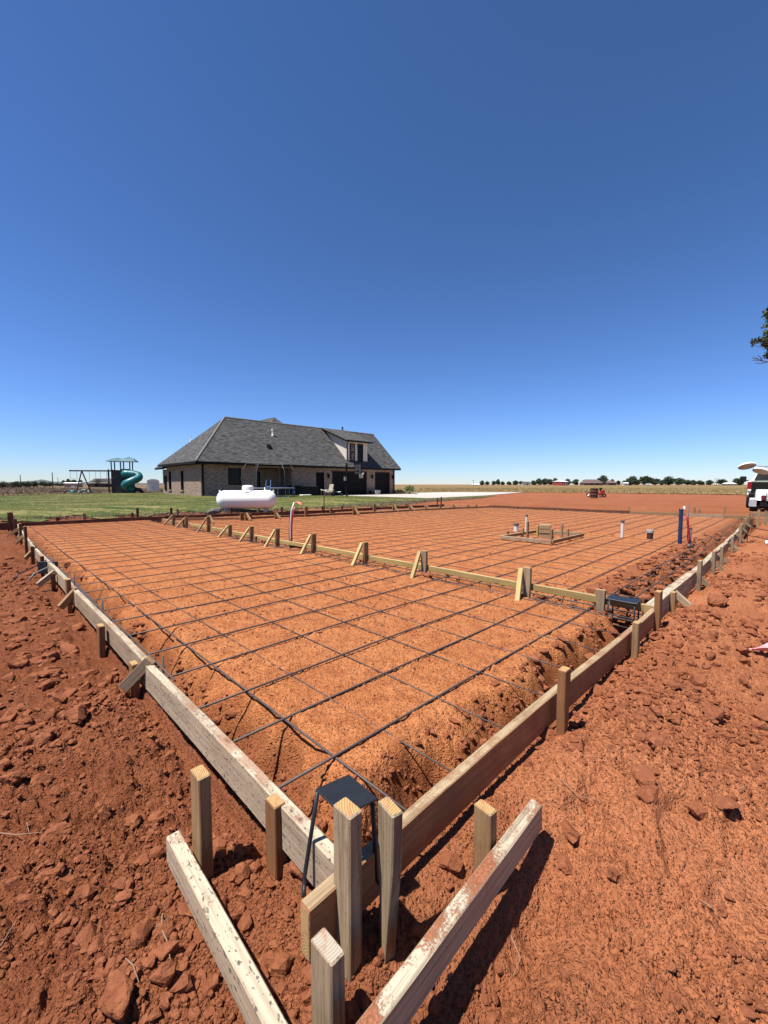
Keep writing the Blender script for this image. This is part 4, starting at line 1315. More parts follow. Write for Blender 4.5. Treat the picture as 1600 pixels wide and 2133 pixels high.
# bundle at the inner form: blue, white and red
p = gp(606, 1131, -.1); Y = p.y; k = Y / F
for q, (dx, mt, top, lean, lb) in enumerate([(-.004, 'pvc', 85, 8.5, 'white pipe of the tall striped bundle at the inner form'), (.019, 'redpipe', 76, 8.0, 'red pipe of the tall striped bundle at the inner form'), (-.024, 'blue', 66, 4.5, 'blue pipe of the tall striped bundle at the inner form')]):
    m = MB(); h_ = top * k
    m.tube([(dx, 0, -.1), (dx, 0, .1), (dx + .0, 0, h_ * .45), (dx + lean * k * .35, 0, h_ * .8), (dx + lean * k, 0, h_)], .016 if q != 2 else .013, 10)
    o = m.build('supply_pipe', mt, smooth=True); o.location = (p.x, p.y + (0, -.012, .006)[q], -.1); tag(o, lb, 'pipe', 'pipes of the striped bundle')
m = MB()
for i in range(7):
    t_ = i * .9; m.tube([(8.5 * k + .0, 0, 84 * k), (8.5 * k + .05, .02, 84 * k + .02 * math.sin(t_)), (8.5 * k + .10 + .006 * i, .02 * math.cos(t_), 84 * k - .01 + .018 * math.sin(t_ * 1.7)), (8.5 * k + .15, .03 * math.cos(t_ + 1), 84 * k - .02 + .02 * math.cos(t_))], .006, 5)
o = m.build('rag', 'orange', smooth=True); o.location = (p.x, p.y, -.1); tag(o, 'orange rag tied to the top of the striped pipe bundle', 'rag')
p = gp(622, 1142, -.12); m = MB()
m.tube([(-.16, 0, .03), (-.06, .02, .05), (.04, .0, .035), (.16, -.02, .02)], [.03, .045, .04, .02], 8)
o = m.build('plastic_wrap', 'black', smooth=True); o.location = p; tag(o, 'black plastic wrap lying at the foot of the striped pipe bundle', 'wrap')

# ------------------------------------------------------------------ box-out form on the pad
G = 'boards of the box-out form'
za = -.005
cor = {k: gp(*v, za) for k, v in dict(L=(1044, 1115.5), N=(1149, 1125.5), R=(1216, 1110.5), Fa=(1120, 1103.5)).items()}
for a_, b_, mt, lb in (('L', 'N', 'pale', 'pale front board of the box-out form on the pad'), ('N', 'R', 'tan', 'tan right board of the box-out form on the pad'), ('L', 'Fa', 'tan', 'tan left board of the box-out form on the pad'), ('Fa', 'R', 'grey', 'grey back board of the box-out form on the pad')):
    p0, p1 = cor[a_].copy(), cor[b_].copy(); p0.z -= .03; p1.z -= .03
    if b_ == 'R' or b_ == 'Fa':
        d = (p1 - p0).normalized(); p0 += d * .025; p1 -= d * .025
    lumber('box_form_board', p0, p1, .036, .06, mt, lb, 'form board', G)
for q, (px, pt, pb) in enumerate([(1058, 1106, 1122), (1088.5, 1100, 1118), (1098.5, 1086, 1131), (1148.5, 1102, 1134), (1119.5, 1095, 1117), (1170, 1091, 1119), (1182.5, 1101, 1125), (1208, 1108, 1120)]):
    p = gp(px, pb, -.1); a, b = to_ab(p.x, p.y)
    lumber('wooden_stake', Vector((p.x, p.y, zat(p.x, p.y, pt))), Vector((p.x, p.y, -.22)), .035, .05 if q != 3 else .062, ['tan', 'grey', 'tan', 'tan', 'yellow', 'grey', 'tan', 'tan'][q],
           ['short stake at the left corner of the box-out form', 'grey stake inside the front left board of the box-out form', 'tallest stake of the box-out form, beside the tall white pipe', 'light stake at the near corner of the box-out form', 'pale stake left of the brown cardboard tube', 'grey stake right of the brown cardboard tube', 'thin stake on the right board of the box-out form', 'low stake at the right corner of the box-out form'][q], 'stake', 'stakes of the box-out form', up=(B[0], B[1], 0))
p = gp(1139, 1122, -.11); Y = p.y + .1; w_ = 26 / F * Y
tt = thing('cardboard_box', 'square brown wrapped column box standing inside the box-out form', 'box', (p.x + .02, p.y + .15, -.12), math.atan2(B[1], B[0]) + R(28))
hb = zat(p.x, p.y, 1093) + .12
MB().rbox((0, 0, hb / 2), (w_ * .86, w_ * .86, hb), .015).build('box', plain('cardboard', (.30, .19, .095), .8, 0, .15, 6), tt)
for zz in (.36, .7):
    m = MB(); s_ = w_ * .86 + .006
    m.box((0, 0, hb * zz), (s_, s_, .018)); m.build('strap', 'black' if zz < .5 else plain('tape', (.24, .14, .07), .6), tt)

# steel rack on the right bank, and scraps
p = gp(1556, 1131, -.16); q = gp(1625, 1147, -.16); d = (q - p); L = d.length * 1.3; d.normalize()
tt = thing('steel_rack', 'thin rusty steel rack with two rails on the right bank', 'rack', (p.x, p.y, -.2), math.atan2(d.y, d.x))
h1 = zat(p.x, p.y, 1096) + .2
for x_ in (0, L):
    m = MB(); m.tube([(x_, 0, 0), (x_, 0, h1)], .009, 6); m.build('post', 'rust', tt)
for zz in (h1 * .95, h1 * .52):
    m = MB(); m.tube([(0, 0, zz), (L, 0, zz)], .008, 6); m.build('rail', 'rust', tt)
p = gpt(1594, 1137); m = MB(); m.lathe([(.04, 0), (.04, .09), (.035, .10), (0, .10)], 14)
o = m.build('white_can', 'white', smooth=True); o.location = (p.x, p.y, p.z + .055); o.rotation_euler = (R(82), 0, R(50)); tag(o, 'small white can lying on the right bank at the edge of the photo', 'can')
p = gpt(1590, 1366); m = MB(); nx, ny = 26, 8; vs = []
for j in range(ny + 1):
    for i in range(nx + 1):
        u, v = i / nx, j / ny; wd = .035 + .11 * min(1, u * 1.6)
        vs.append((-.10 + .42 * u, (v - .5) * wd, .045 + .010 * math.sin(u * 9 + v * 3) + .012 * math.cos(v * 5)))
m.add(vs, [(j * (nx + 1) + i, j * (nx + 1) + i + 1, (j + 1) * (nx + 1) + i + 1, (j + 1) * (nx + 1) + i) for j in range(ny) for i in range(nx)])
o = m.build('mesh_scrap', 'pink', smooth=True); o.location = (p.x, p.y, hzd(p.x, p.y)); o.rotation_euler = (0, 0, R(8)); tag(o, 'pink mesh scrap half buried at the right edge of the photo', 'scrap')
# ------------------------------------------------------------------ house (local frame: x along its long front, y to the back)
HC = Vector((-.4419 * 30, 30.0, 0)); HR = math.atan2(B[1], B[0])
Bv = Vector((B[0], B[1], 0)); Av = Vector((A[0], A[1], 0))


def hs(px, y=0.0):
    """position along the front wall plane (depth y) seen at column px"""
    k = (px - CX) / F * .9990
    ox, oy = HC.x + A[0] * y, HC.y + A[1] * y
    return (k * oy - ox) / (B[0] - k * B[1])


def hl(px, x=0.0):
    """depth along the left wall seen at column px"""
    k = (px - CX) / F * .9990
    ox, oy = HC.x + B[0] * x, HC.y + B[1] * x
    return (k * oy - ox) / (A[0] - k * A[1])


def hzp(x, y, py):
    p = HC + Bv * x + Av * y
    return zat(p.x, p.y, py)


house = thing('brick_house', 'long brown brick house with a grey shingle roof and a dormer over the garage', 'house', HC, HR)
LW, LL = hl(349), hs(822)
RY = 3.75; SL = hzp(hs(472, RY), RY, 869)          # ridge height
EV = 2.62; OV = .55
RX0 = hs(472, RY)
zr = SL
slope = (zr - EV) / (RY + OV)
# door / window openings on the front, as x ranges
W1 = (hs(476), hs(504), .95, 2.25); PR = (hs(536), hs(608)); DR = (hs(658.7), hs(675.6), 0, 2.1)
G1 = (hs(691.6), hs(764.7), 0, 2.3); G2 = (hs(780.6), hs(812.5), 0, 2.3)
ZB = -.35


def wall_with_holes(m, x0, x1, z0, z1, holes, y, th=.2):
    xs = sorted(set([x0, x1] + [v for h in holes for v in h[:2]]))
    for i in range(len(xs) - 1):
        a_, b_ = xs[i], xs[i + 1]; hh = [h for h in holes if h[0] <= a_ + 1e-6 and h[1] >= b_ - 1e-6]
        segs = [(z0, z1)]
        for h in hh:
            segs = [s for q in segs for s in ((q[0], min(q[1], h[2])), (max(q[0], h[3]), q[1])) if s[1] - s[0] > .01]
        for s0, s1 in segs:
            m.box(((a_ + b_) / 2, y + th / 2, (s0 + s1) / 2), (b_ - a_, th, s1 - s0))


m = MB()
wall_with_holes(m, 0, LL, ZB, EV, [W1, DR, (G1[0], G1[1], ZB, G1[3]), (G2[0], G2[1], ZB, G2[3]), (PR[0], PR[1], ZB, 2.35)], 0)
lw = [(hl(383.4), hl(377), .55, 2.1), (hl(357.8), hl(352.1), .55, 2.1)]
m2 = MB(); wall_with_holes(m2, 0.2, LW, ZB, EV, lw, 0)
for v in m2.v:
    m.v.append((v[1], v[0], v[2]))
o_ = len(m.v) - len(m2.v)
for f in m2.f:
    m.f.append([o_ + i for i in f][::-1]); m.mi.append(0)
m.box((LL - .1, LW / 2 + .1, (ZB + EV) / 2), (.2, LW - .2, EV - ZB)); m.box((LL / 2, LW - .1, (ZB + EV) / 2), (LL - .4, .2, EV - ZB))
m.poly([(LL - .004, 0, EV), (LL - .004, LW, EV), (LL - .004, RY, zr - .12)])
# recessed porch
m.box(((PR[0] + PR[1]) / 2, 1.9, (ZB + 2.35) / 2), (PR[1] - PR[0], .2, 2.35 - ZB))
for x_ in (PR[0] - .1, PR[1] + .1):
    m.box((x_, 1.0, (ZB + 2.35) / 2), (.2, 1.6, 2.35 - ZB))
# rear left wing
wx0, wx1, wy0, wy1 = .25, 5.5, LW, LW + 1.9
m.box(((wx0 + wx1) / 2, (wy0 + wy1) / 2, (ZB + 2.3) / 2), (wx1 - wx0, wy1 - wy0, 2.3 - ZB))
m.build('wall', 'brick', house)
# soldier course and fascia, gutters
m = MB()
m.box((LL / 2, -OV + .012, EV - .05), (LL + 2 * OV - .3, .025, .16)); m.box((-OV + .012, LW / 2, EV - .05), (.025, LW + 2 * OV - .06, .16))
m.box((LL / 2, -OV / 2, EV - .135), (LL, OV - .03, .012)); m.box((-OV / 2, LW / 2, EV - .15), (OV - .03, LW, .012))
m.build('fascia', 'trim', house)
# main roof: hip on the left, gable on the right
m = MB(); y0, y1 = -OV, LW + OV; ry = RY; x1 = LL + .45; ez = EV + .03
rz = zr; e0 = (-OV, y0, ez); e1 = (x1, y0, ez); e2 = (x1, y1, ez); e3 = (-OV, y1, ez); r0 = (RX0, ry, rz); r1 = (x1, ry, rz)
m.poly([e0, e1, r1, r0]); m.poly([e3, e0, r0]); m.poly([e2, e3, r0, r1])
# rear hip seen over the ridge
ax, ay = 11.25, 9.2; az_ = hzp(hs(574, ay), ay, 869); ax = hs(574, ay); q = az_ - ez
m.poly([(ax - q, ay - q, ez), (ax + q, ay - q, ez), (ax, ay, az_)]); m.poly([(ax - q, ay + 9, ez), (ax - q, ay - q, ez), (ax, ay, az_), (ax, ay + 6, az_)]); m.poly([(ax + q, ay - q, ez), (ax + q, ay + 9, ez), (ax, ay + 6, az_), (ax, ay, az_)])
# rear left wing hip
wz = 2.42; a0, a1, b1 = wx0 - .5, wx1, wy1 + .5
m.poly([(a0, b1, wz), (a0, wy0 - .2, wz), (a0 + 1.7, wy0 - .2, wz + 1.5), (a0 + 1.7, wy1 - 1.2, wz + 1.5)]); m.poly([(a1, b1, wz), (a0, b1, wz), (a0 + 1.7, wy1 - 1.2, wz + 1.5), (a1, wy1 - 1.2, wz + 1.5)])
roof = m.build('roof', 'shingle', house)
m = MB()
for p, q_ in ((e0, r0), (r0, r1)):
    m.tube([Vector(p) + Vector((0, 0, .0)), Vector(q_) + Vector((0, 0, .0))], .075, 6)
m.build('ridge_cap', plain('ridge_shingle', (.17, .165, .15), .9, 0, .15, 4), roof)
m = MB(); m.box((wx0 - .49, (wy0 + b1) / 2 - .1, wz - .06), (.03, b1 - wy0 + .2, .16)); m.build('gutter', 'trim', house)
# roof vents
for px, py0, py1, r_, mt, lb in ((570, 907, 893.5, .06, 'white', 'white'), (562, 931, 926, .13, 'black', 'black'), (713, 896, 890, .08, 'coupling', 'grey')):
    yy = 2.2
    for _ in range(12):
        xx = hs(px, yy); yy = (hzp(xx, yy, py0) - ez) / slope - OV
    yy = min(yy, RY - .05); zz = ez + slope * (yy + OV); hh = hzp(xx, yy, py1) - zz
    m = MB(); m.lathe([(r_ * 1.8, -.2), (r_ * 1.8, .06), (r_, .1), (r_, hh * .75), (r_ * 1.5, hh * .78), (r_ * 1.5, hh), (0, hh)], 10, (xx, yy, zz)); m.build('roof_vent', mt, roof, label=lb + ' vent pipe on the shingles')
m = MB(); kx = (zr - ez) / (RX0 + OV); yy = hl(404, 1.6); m.lathe([(.1, -.2), (.1, .1), (.03, .12), (.03, .5), (0, .5)], 8, (1.5, yy, ez + kx * (1.5 + OV))); m.build('roof_vent', 'white', roof)
# windows and doors
def window(x0, x1, z0, z1, y, along='x', x=0.0, frame='trim', bars=1, parent=house):
    m = MB(); t_ = .06
    def bx(a_, b_, c_, d_, dep, yy):
        if along == 'x':
            m.box(((a_ + b_) / 2, yy, (c_ + d_) / 2), (b_ - a_, dep, d_ - c_))
        else:
            m.box((yy, (a_ + b_) / 2, (c_ + d_) / 2), (dep, b_ - a_, d_ - c_))
    bx(x0, x1, z0, z0 + t_, .08, y); bx(x0, x1, z1 - t_, z1, .08, y); bx(x0, x0 + t_, z0 + t_, z1 - t_, .08, y); bx(x1 - t_, x1, z0 + t_, z1 - t_, .08, y)
    if bars:
        zm = (z0 + z1) / 2; bx(x0 + t_, x1 - t_, zm - .03, zm + .03, .07, y)
    fr = m.build('window', frame, parent)
    m = MB(); bx(x0 + .02, x1 - .02, z0 + .02, z1 - .02, .02, y + .03); m.build('pane', 'glass', fr)
    return fr


window(*W1, .10, bars=0)
for a_, b_, c_, d_ in lw:
    window(min(a_, b_), max(a_, b_), c_, d_, .10, 'y')
    m = MB(); m.box((-.03, (a_ + b_) / 2, c_ - .05), (.1, abs(b_ - a_) + .1, .08)); m.build('sill', 'brick', house)
sx = wx0; a_, b_ = hl(348.6, sx), hl(344.4, sx)
window(min(a_, b_), max(a_, b_), .5, 1.75, sx - .02, 'y', bars=0)
ww = hs(538, 1.8)
window(PR[0] + .3, PR[0] + 1.2, .75, 2.05, 1.76, bars=0); window(PR[0] + 3.6, PR[0] + 3.95, .9, 2.1, 1.76, bars=0)
m = MB(); m.box(((DR[0] + DR[1]) / 2, .12, (DR[2] + DR[3]) / 2 - .1), (DR[1] - DR[0] - .12, .05, DR[3] + .2)); d_ = m.build('door', 'door', house)
m = MB(); m.lathe([(.035, 0), (.035, .05), (0, .06)], 8, (DR[0] + .16, .08, .95), 'Y'); m.build('handle', 'chrome', d_)
m = MB(); m.box((DR[0] + .03, .09, 1.0), (.06, .16, 2.4)); m.box((DR[1] - .03, .09, 1.0), (.06, .16, 2.4)); m.build('door_frame', 'trim', house)
for g_ in (G1, G2):
    m = MB(); n_ = 4
    for i in range(n_):
        zz0, zz1 = ZB + (g_[3] - ZB) * i / n_, ZB + (g_[3] - ZB) * (i + 1) / n_
        m.rbox(((g_[0] + g_[1]) / 2, .15, (zz0 + zz1) / 2), (g_[1] - g_[0] - .14, .06, zz1 - zz0 - .015), .012)
    gd = m.build('garage_door', 'door', house)
    m = MB()
    for x_ in (g_[0] + .045, g_[1] - .045):
        m.box((x_, .09, (ZB + g_[3]) / 2), (.09, .17, g_[3] - ZB))
    m.box(((g_[0] + g_[1]) / 2, .09, g_[3] - .045), (g_[1] - g_[0] - .18, .17, .09)); m.build('door_frame', plain('redwood_trim', (.06, .022, .018), .6), house)
for px in (683.5, 774, 816.5):
    x_ = hs(px); m = MB(); m.lathe([(.0, -.2), (.07, -.18), (.10, .12), (.13, .14), (.03, .22), (0, .24)], 8, (x_, -.13, 1.75)); m.box((x_, -.04, 1.83), (.05, .1, .05)); m.build('wall_lamp', 'trim', house)
for x_, yy in ((.12, -.06), (LL - .15, -.06)):
    m = MB(); m.box((x_, yy, (ZB + EV) / 2), (.11, .09, EV - ZB - .1)); m.build('downspout', 'trim', house)
# dormer
dy = .15; dx0, dx1 = hs(722.5, dy), hs(765.6, dy); dz0 = ez + slope * (dy + OV) - .15; dzb = hzp(dx0, dy, 967); dz1 = hzp((dx0 + dx1) / 2, dy, 919)
rtop = zr - .05
m = MB(); yb = (dz1 - ez) / slope - OV + .8
m.prism([(dx0, dy, dz0), (dx0, dy, dz1), (dx0, RY - .3, rtop - .12), (dx0, RY - .3, rtop - .4)], (dx1 - dx0, 0, 0))
dm = m.build('dormer', 'stucco', house)
m = MB(); o1 = .38; sl2 = (rtop - dz1) / (RY - dy)
zf = dz1 - sl2 * o1
m.prism([(dx0 - .35, dy - o1, zf + .02), (dx0 - .35, dy - o1, zf + .14), (dx0 - .35, RY + .02, rtop + .13), (dx0 - .35, RY + .02, rtop + .01)], (dx1 - dx0 + .7, 0, 0)); dr = m.build('dormer_roof', 'shingle', dm)
m = MB(); m.box(((dx0 + dx1) / 2, dy - o1 - .02, zf + .06), (dx1 - dx0 + .72, .04, .16))
m.prism([(dx0 - .37, dy - o1, zf - .02), (dx0 - .37, dy - o1, zf + .13), (dx0 - .37, RY, rtop + .12), (dx0 - .37, RY, rtop - .03)], (.02, 0, 0)); m.build('dormer_trim', 'trim', dm)
m = MB(); m.tube([(dx0 + .02, dy - .3, zf), (dx0 + .05, dy - .05, zf - .25), (dx0 + .05, dy - .05, dz0)], .05, 6); m.build('downspout', 'trim', dm)
for p0_, p1_ in ((729, 739.4), (745, 756)):
    window(hs(p0_, dy), hs(p1_, dy), dzb + .33, dz1 - .28, dy - .02, parent=dm)


# ------------------------------------------------------------------ propane tank
p = at(515, 1064, 16.3); tz = hz(p.x, p.y) + .0
tank = thing('propane_tank', 'white horizontal propane tank lying on the lawn in front of the house', 'propane tank', (p.x, p.y, tz), R(9))
rr_, hl_ = .365, 1.14
m = MB(); pr = []
for i in range(9):
    t_ = math.pi / 2 * i / 8; pr.append((rr_ * math.sin(t_), -hl_ + .30 * (1 - math.cos(t_))))
pr += [(r_, -h_) for r_, h_ in pr[::-1]]
m.lathe(pr, 36, (0, 0, .13 + rr_), 'X'); m.build('tank_shell', 'white', tank, smooth=True)
m = MB(); m.lathe([(.215, 0), (.215, .17), (.19, .215), (.10, .235), (0, .238)], 24, (.04, 0, .13 + 2 * rr_ - .03)); m.build('valve_dome', 'white', tank, smooth=True)
m = MB(); m.lathe([(.255, -.05), (.25, .02), (.215, .03)], 24, (.04, 0, .13 + 2 * rr_ - .02)); m.build('dome_collar', 'white', tank, smooth=True)
for x_ in (-.75, .72):
    m = MB(); m.box((x_, 0, .08), (.13, .45, .16)); m.build('leg', 'concblock', tank)
m = MB()
for x_ in (-1.02, 1.02):
    m.box((x_, 0, .13 + 2 * rr_ - .02), (.06, .02, .08))
m.build('lifting_lug', 'white', tank)
# the maker's mark on the shell: a bracket and a line of small dark letters, set on the curve
m = MB(); a_ = R(52)
for (x0, w_, t0, hh) in ((.02, .012, 0, .10), (.03, .05, .045, .012), (.30, .012, -.02, .08), (.26, .05, .05, .012), (.11, .12, .04, .012)):
    m.box((x0 + w_ / 2, -(rr_ + .003) * math.cos(a_ + t0 / rr_), .13 + rr_ + (rr_ + .003) * math.sin(a_ + t0 / rr_)), (w_, .004, hh), Matrix.Rotation(-(math.pi / 2 - (math.pi / 2 - a_)) + R(0), 3, 'X'))
for i in range(9):
    w_ = .014 + .012 * ((i * 7) % 3) / 2; t0 = -.095
    m.box((.03 + i * .034, -(rr_ + .003) * math.cos(a_ + t0 / rr_), .13 + rr_ + (rr_ + .003) * math.sin(a_ + t0 / rr_)), (w_, .004, .034), Matrix.Rotation(-a_, 3, 'X'))
m.build('tank_marking', 'coupling', tank)
# speckled stone beside it
p = at(445, 1067, 15.2); m = MB(); vs = []
rd = random.Random(4)
for q in CV:
    f_ = 1 + .14 * float(noise(np.array([q.x * 2 + 3]), np.array([q.y * 2 + q.z]), 9)[0])
    z_ = max(q.z, -.5) * .155 * f_; z_ = min(z_, .115 + .02 * q.x)
    vs.append((q.x * .31 * f_, q.y * .2 * f_, z_))
m.add(vs, CF); o = m.build('garden_stone', 'stone', smooth=False, uv=False); o.location = (p.x, p.y, hz(p.x, p.y) + .11); o.rotation_euler = (0, R(-12), R(10)); tag(o, 'dark speckled stone with a pale flat top left of the white tank', 'stone')

# ------------------------------------------------------------------ trampoline
p = at(561, 1038, 28.6); tp = thing('trampoline', 'round trampoline with bare curved poles in front of the porch', 'trampoline', (p.x, p.y, hz(p.x, p.y)), 0)
RT = 1.72; zf = .62
m = MB(); m.tube([(RT * math.cos(i * math.pi / 16), RT * math.sin(i * math.pi / 16), zf) for i in range(33)], .03, 6, cap=False); m.build('frame', 'greypaint', tp, smooth=True)
m = MB(); m.lathe([(RT, zf + .03), (RT - .25, zf + .035), (RT - .27, zf + .02)], 32); m.build('pad_ring', plain('blue_pad', (.03, .05, .14), .6, 0, .5, 3), tp)
m = MB(); m.lathe([(RT - .27, zf), (0, zf - .03)], 32); m.build('jump_mat', 'black', tp)
for i in range(6):
    a_ = i * math.pi / 3 + .35; c_, s_ = math.cos(a_), math.sin(a_)
    m = MB(); m.tube([(RT * c_ * 1.0, RT * s_, zf), (RT * c_ * 1.06, RT * s_ * 1.06, 1.2), (RT * c_ * 1.03, RT * s_ * 1.03, 1.75), (RT * c_ * .84, RT * s_ * .84, 2.32)], .018, 6); m.build('net_pole', 'coupling', tp, smooth=True)
    m = MB(); b_ = a_ + .28; e_ = a_ - .28
    m.tube([(RT * math.cos(e_), RT * math.sin(e_), zf), (RT * math.cos(e_), RT * math.sin(e_), .05), (RT * math.cos(b_), RT * math.sin(b_), .05), (RT * math.cos(b_), RT * math.sin(b_), zf)], .022, 6); m.build('leg', 'chrome', tp, smooth=True)
m = MB(); m.tube([(RT * .84 * math.cos(i * math.pi / 12), RT * .84 * math.sin(i * math.pi / 12), 2.32) for i in range(25)], .012, 5, cap=False); m.build('top_ring', 'greypaint', tp, smooth=True)
m = MB()
for s in (-.18, .18):
    m.tube([(.45 + s, -RT - .35, 0), (.45 + s * .8, -RT + .02, zf + .55)], .018, 6)
for k in range(4):
    m.tube([(.28, -RT - .33 + .09 * k, .08 + .22 * k), (.62, -RT - .33 + .09 * k, .08 + .22 * k)], .018, 6)
m.build('ladder', plain('blue_ladder', (.10, .22, .42), .5), tp)

# ------------------------------------------------------------------ things along the house front
def onfront(px, out):
    x = hs(px, -out); q = HC + Bv * x - Av * out
    return Vector((q.x, q.y, hz(q.x, q.y)))


p = onfront(616, .7); t_ = thing('air_conditioner', 'dark boxy air conditioner against the brick wall right of the trampoline', 'air conditioner', p, HR)
MB().rbox((0, 0, .45), (.85, .85, .86), .04).build('housing', 'door', t_)
m = MB(); m.lathe([(.36, .885), (.36, .91), (.0, .92)], 16); m.build('fan_guard', 'trim', t_)
p = onfront(642, .8); t_ = thing('storage_bench', 'long black storage box against the brick wall left of the dark door', 'storage box', p, HR)
MB().rbox((0, 0, .36), (1.75, .7, .72), .05).build('box', 'black', t_); MB().rbox((0, 0, .76), (1.82, .76, .09), .03).build('lid', 'trim', t_)
p = onfront(636, 2.3); o = MB().rbox((0, 0, .04), (.85, .5, .07), .02).build('white_board', 'white'); o.location = p + Vector((0, 0, .05)); o.rotation_euler = (0, 0, HR); tag(o, 'small white board lying on the grass by the black storage box', 'board')
p = onfront(660, .5); q = p + Vector((.0, 0, .75))
lumber('leaning_plank', p + Vector((.25, -.35, 0)), p + Vector((-.25, .05, .62)), .03, .12, 'tan', 'plank leaning on the wall left of the dark house door', 'plank')
p = onfront(685.5, 2.6); t_ = thing('garden_chair', 'pale cushioned garden chair by the left side of the garage door', 'chair', p, R(-40))
MB().rbox((0, 0, .42), (.62, .62, .14), .05).build('seat', 'teaktan', t_)
MB().rbox((0, .30, .82), (.6, .14, .75), .05, Matrix.Rotation(R(-14), 3, 'X')).build('backrest', 'teaktan', t_)
for s in (-1, 1):
    MB().rbox((s * .34, 0, .62), (.07, .6, .06), .02).build('armrest', 'white', t_)
    for y_ in (-.26, .26):
        m = MB(); m.tube([(s * .33, y_, 0), (s * .33, y_, .6)], .025, 6); m.build('leg', 'brownwall', t_)
t_.scale = (.85, .85, .85)
p = onfront(674.5, 2.7); t_ = thing('side_table', 'small pale side table left of the garden chair', 'table', p, R(10))
MB().rbox((0, 0, .5), (.5, .45, .06), .02, Matrix.Rotation(R(8), 3, 'Y')).build('table_top', 'white', t_)
for x_ in (-.2, .2):
    for y_ in (-.17, .17):
        m = MB(); m.tube([(x_, y_, 0), (x_, y_, .48)], .018, 6); m.build('leg', 'brownwall', t_)
p = onfront(704, 3.0); t_ = thing('toy_tricycle', 'teal and white toy tricycle lying on the edge of the driveway', 'tricycle', p, R(5))
for x_, y_, r_ in ((-.38, 0, .17), (.34, .16, .12), (.34, -.16, .12)):
    m = MB(); m.lathe([(r_ * .5, -.03), (r_, -.03), (r_, .03), (r_ * .5, .03)], 14, (x_, y_, r_), 'Y'); m.build('wheel', 'rubber', t_)
m = MB(); m.tube([(-.38, 0, .2), (-.3, 0, .42), (.1, 0, .3), (.34, 0, .16)], .03, 7); m.build('frame', 'teal', t_)
MB().rbox((.12, 0, .38), (.28, .22, .06), .03).build('seat', 'white', t_); m = MB(); m.tube([(-.3, -.2, .55), (-.28, 0, .5), (-.3, .2, .55)], .018, 6); m.build('handlebar', 'teal', t_)
# basketball hoop
p = at(722.5, 1036, 33.0); g0 = hz(p.x, p.y)
bh = thing('basketball_hoop', 'black basketball hoop on a pole at the left edge of the driveway', 'basketball hoop', (p.x, p.y, g0), R(28))
ht = zat(p.x, p.y, 965) - g0
MB().box((0, 0, ht / 2), (.11, .11, ht)).build('pole', 'trim', bh)
m = MB(); m.box((1.0, 0, ht - .42), (.02, 1.25, .78)); bd = m.build('backboard', plain('smoked_backboard', (.05, .055, .06), .15, 0, .2, 2), bh)
m = MB()
for y_ in (-.62, .62):
    m.box((.985, y_, ht - .42), (.05, .04, .82))
for z_ in (-.02, -.82):
    m.box((.985, 0, ht + z_), (.05, 1.2, .04))
m.box((.98, 0, ht - .62), (.015, .5, .03)); m.build('backboard_frame', 'trim', bd)
m = MB()
for y_ in (-.16, .16):
    for z_ in (-.25, -.6):
        m.tube([(.05, y_, ht + z_ - .12), (.97, y_, ht + z_)], .03, 6)
m.build('arm', 'trim', bh)
m = MB(); m.tube([(1.26 + .23 * math.cos(i * math.pi / 10), .23 * math.sin(i * math.pi / 10), ht - .72) for i in range(21)], .014, 6, cap=False); rim = m.build('rim', 'redmach', bh)
m = MB()
for i in range(12):
    a_ = i * math.pi / 6
    for s in (1, -1):
        m.tube([(1.26 + .23 * math.cos(a_), .23 * math.sin(a_), ht - .72), (1.26 + .16 * math.cos(a_ + s * .3), .16 * math.sin(a_ + s * .3), ht - .95), (1.26 + .13 * math.cos(a_ + s * .6), .13 * math.sin(a_ + s * .6), ht - 1.16)], .012, 4)
m.build('net', 'net', rim)
m = MB(); m.box((-.12, 0, 1.45), (.16, .2, .3)); m.build('crank_box', 'greypaint', bh)
# planters and shrubs at the garage
p = onfront(774.5, .6); t_ = thing('planter', 'dark round planter between the two garage doors', 'planter', p); m = MB(); m.lathe([(0, 0), (.24, 0), (.30, .45), (.26, .45), (.24, .38), (0, .38)], 14); m.build('pot', 'trim', t_, smooth=True)
p = onfront(784, .7); t_ = thing('planter', 'pale square planter at the left of the small garage door', 'planter', p, HR); MB().box((0, 0, .24), (.55, .5, .48), None, 0, (1.15, 1.15)).build('pot', 'concblock', t_)


def leafcloud(name, mat, parent, blobs, n, size, seed, flat=.0):
    """many small leaf faces spread through overlapping lumps, thinner toward the outside"""
    g = np.random.default_rng(seed); w_ = np.array([b[3] ** 2 * b[4] for b in blobs]); w_ /= w_.sum()
    k = g.choice(len(blobs), n, p=w_); bl = np.array(blobs)[k]
    d = g.normal(0, 1, (n, 3)); d /= np.linalg.norm(d, axis=1, keepdims=True)
    r = g.random(n) ** .42; r *= 1 + .18 * g.normal(0, 1, n)
    c = bl[:, :3] + d * r[:, None] * np.stack([bl[:, 3], bl[:, 3], bl[:, 4]], 1)
    u = g.normal(0, 1, (n, 3)); u /= np.linalg.norm(u, axis=1, keepdims=True)
    v = np.cross(u, g.normal(0, 1, (n, 3))); v /= np.linalg.norm(v, axis=1, keepdims=True)
    s = size * g.uniform(.6, 1.4, n)[:, None]
    V = np.stack([c - u * s, c - v * s * .55, c + u * s, c + v * s * .55], 1).reshape(-1, 3)
    o = npmesh(name, V, np.arange(n * 4).reshape(-1, 4), M[mat]); o.parent = parent
    return o


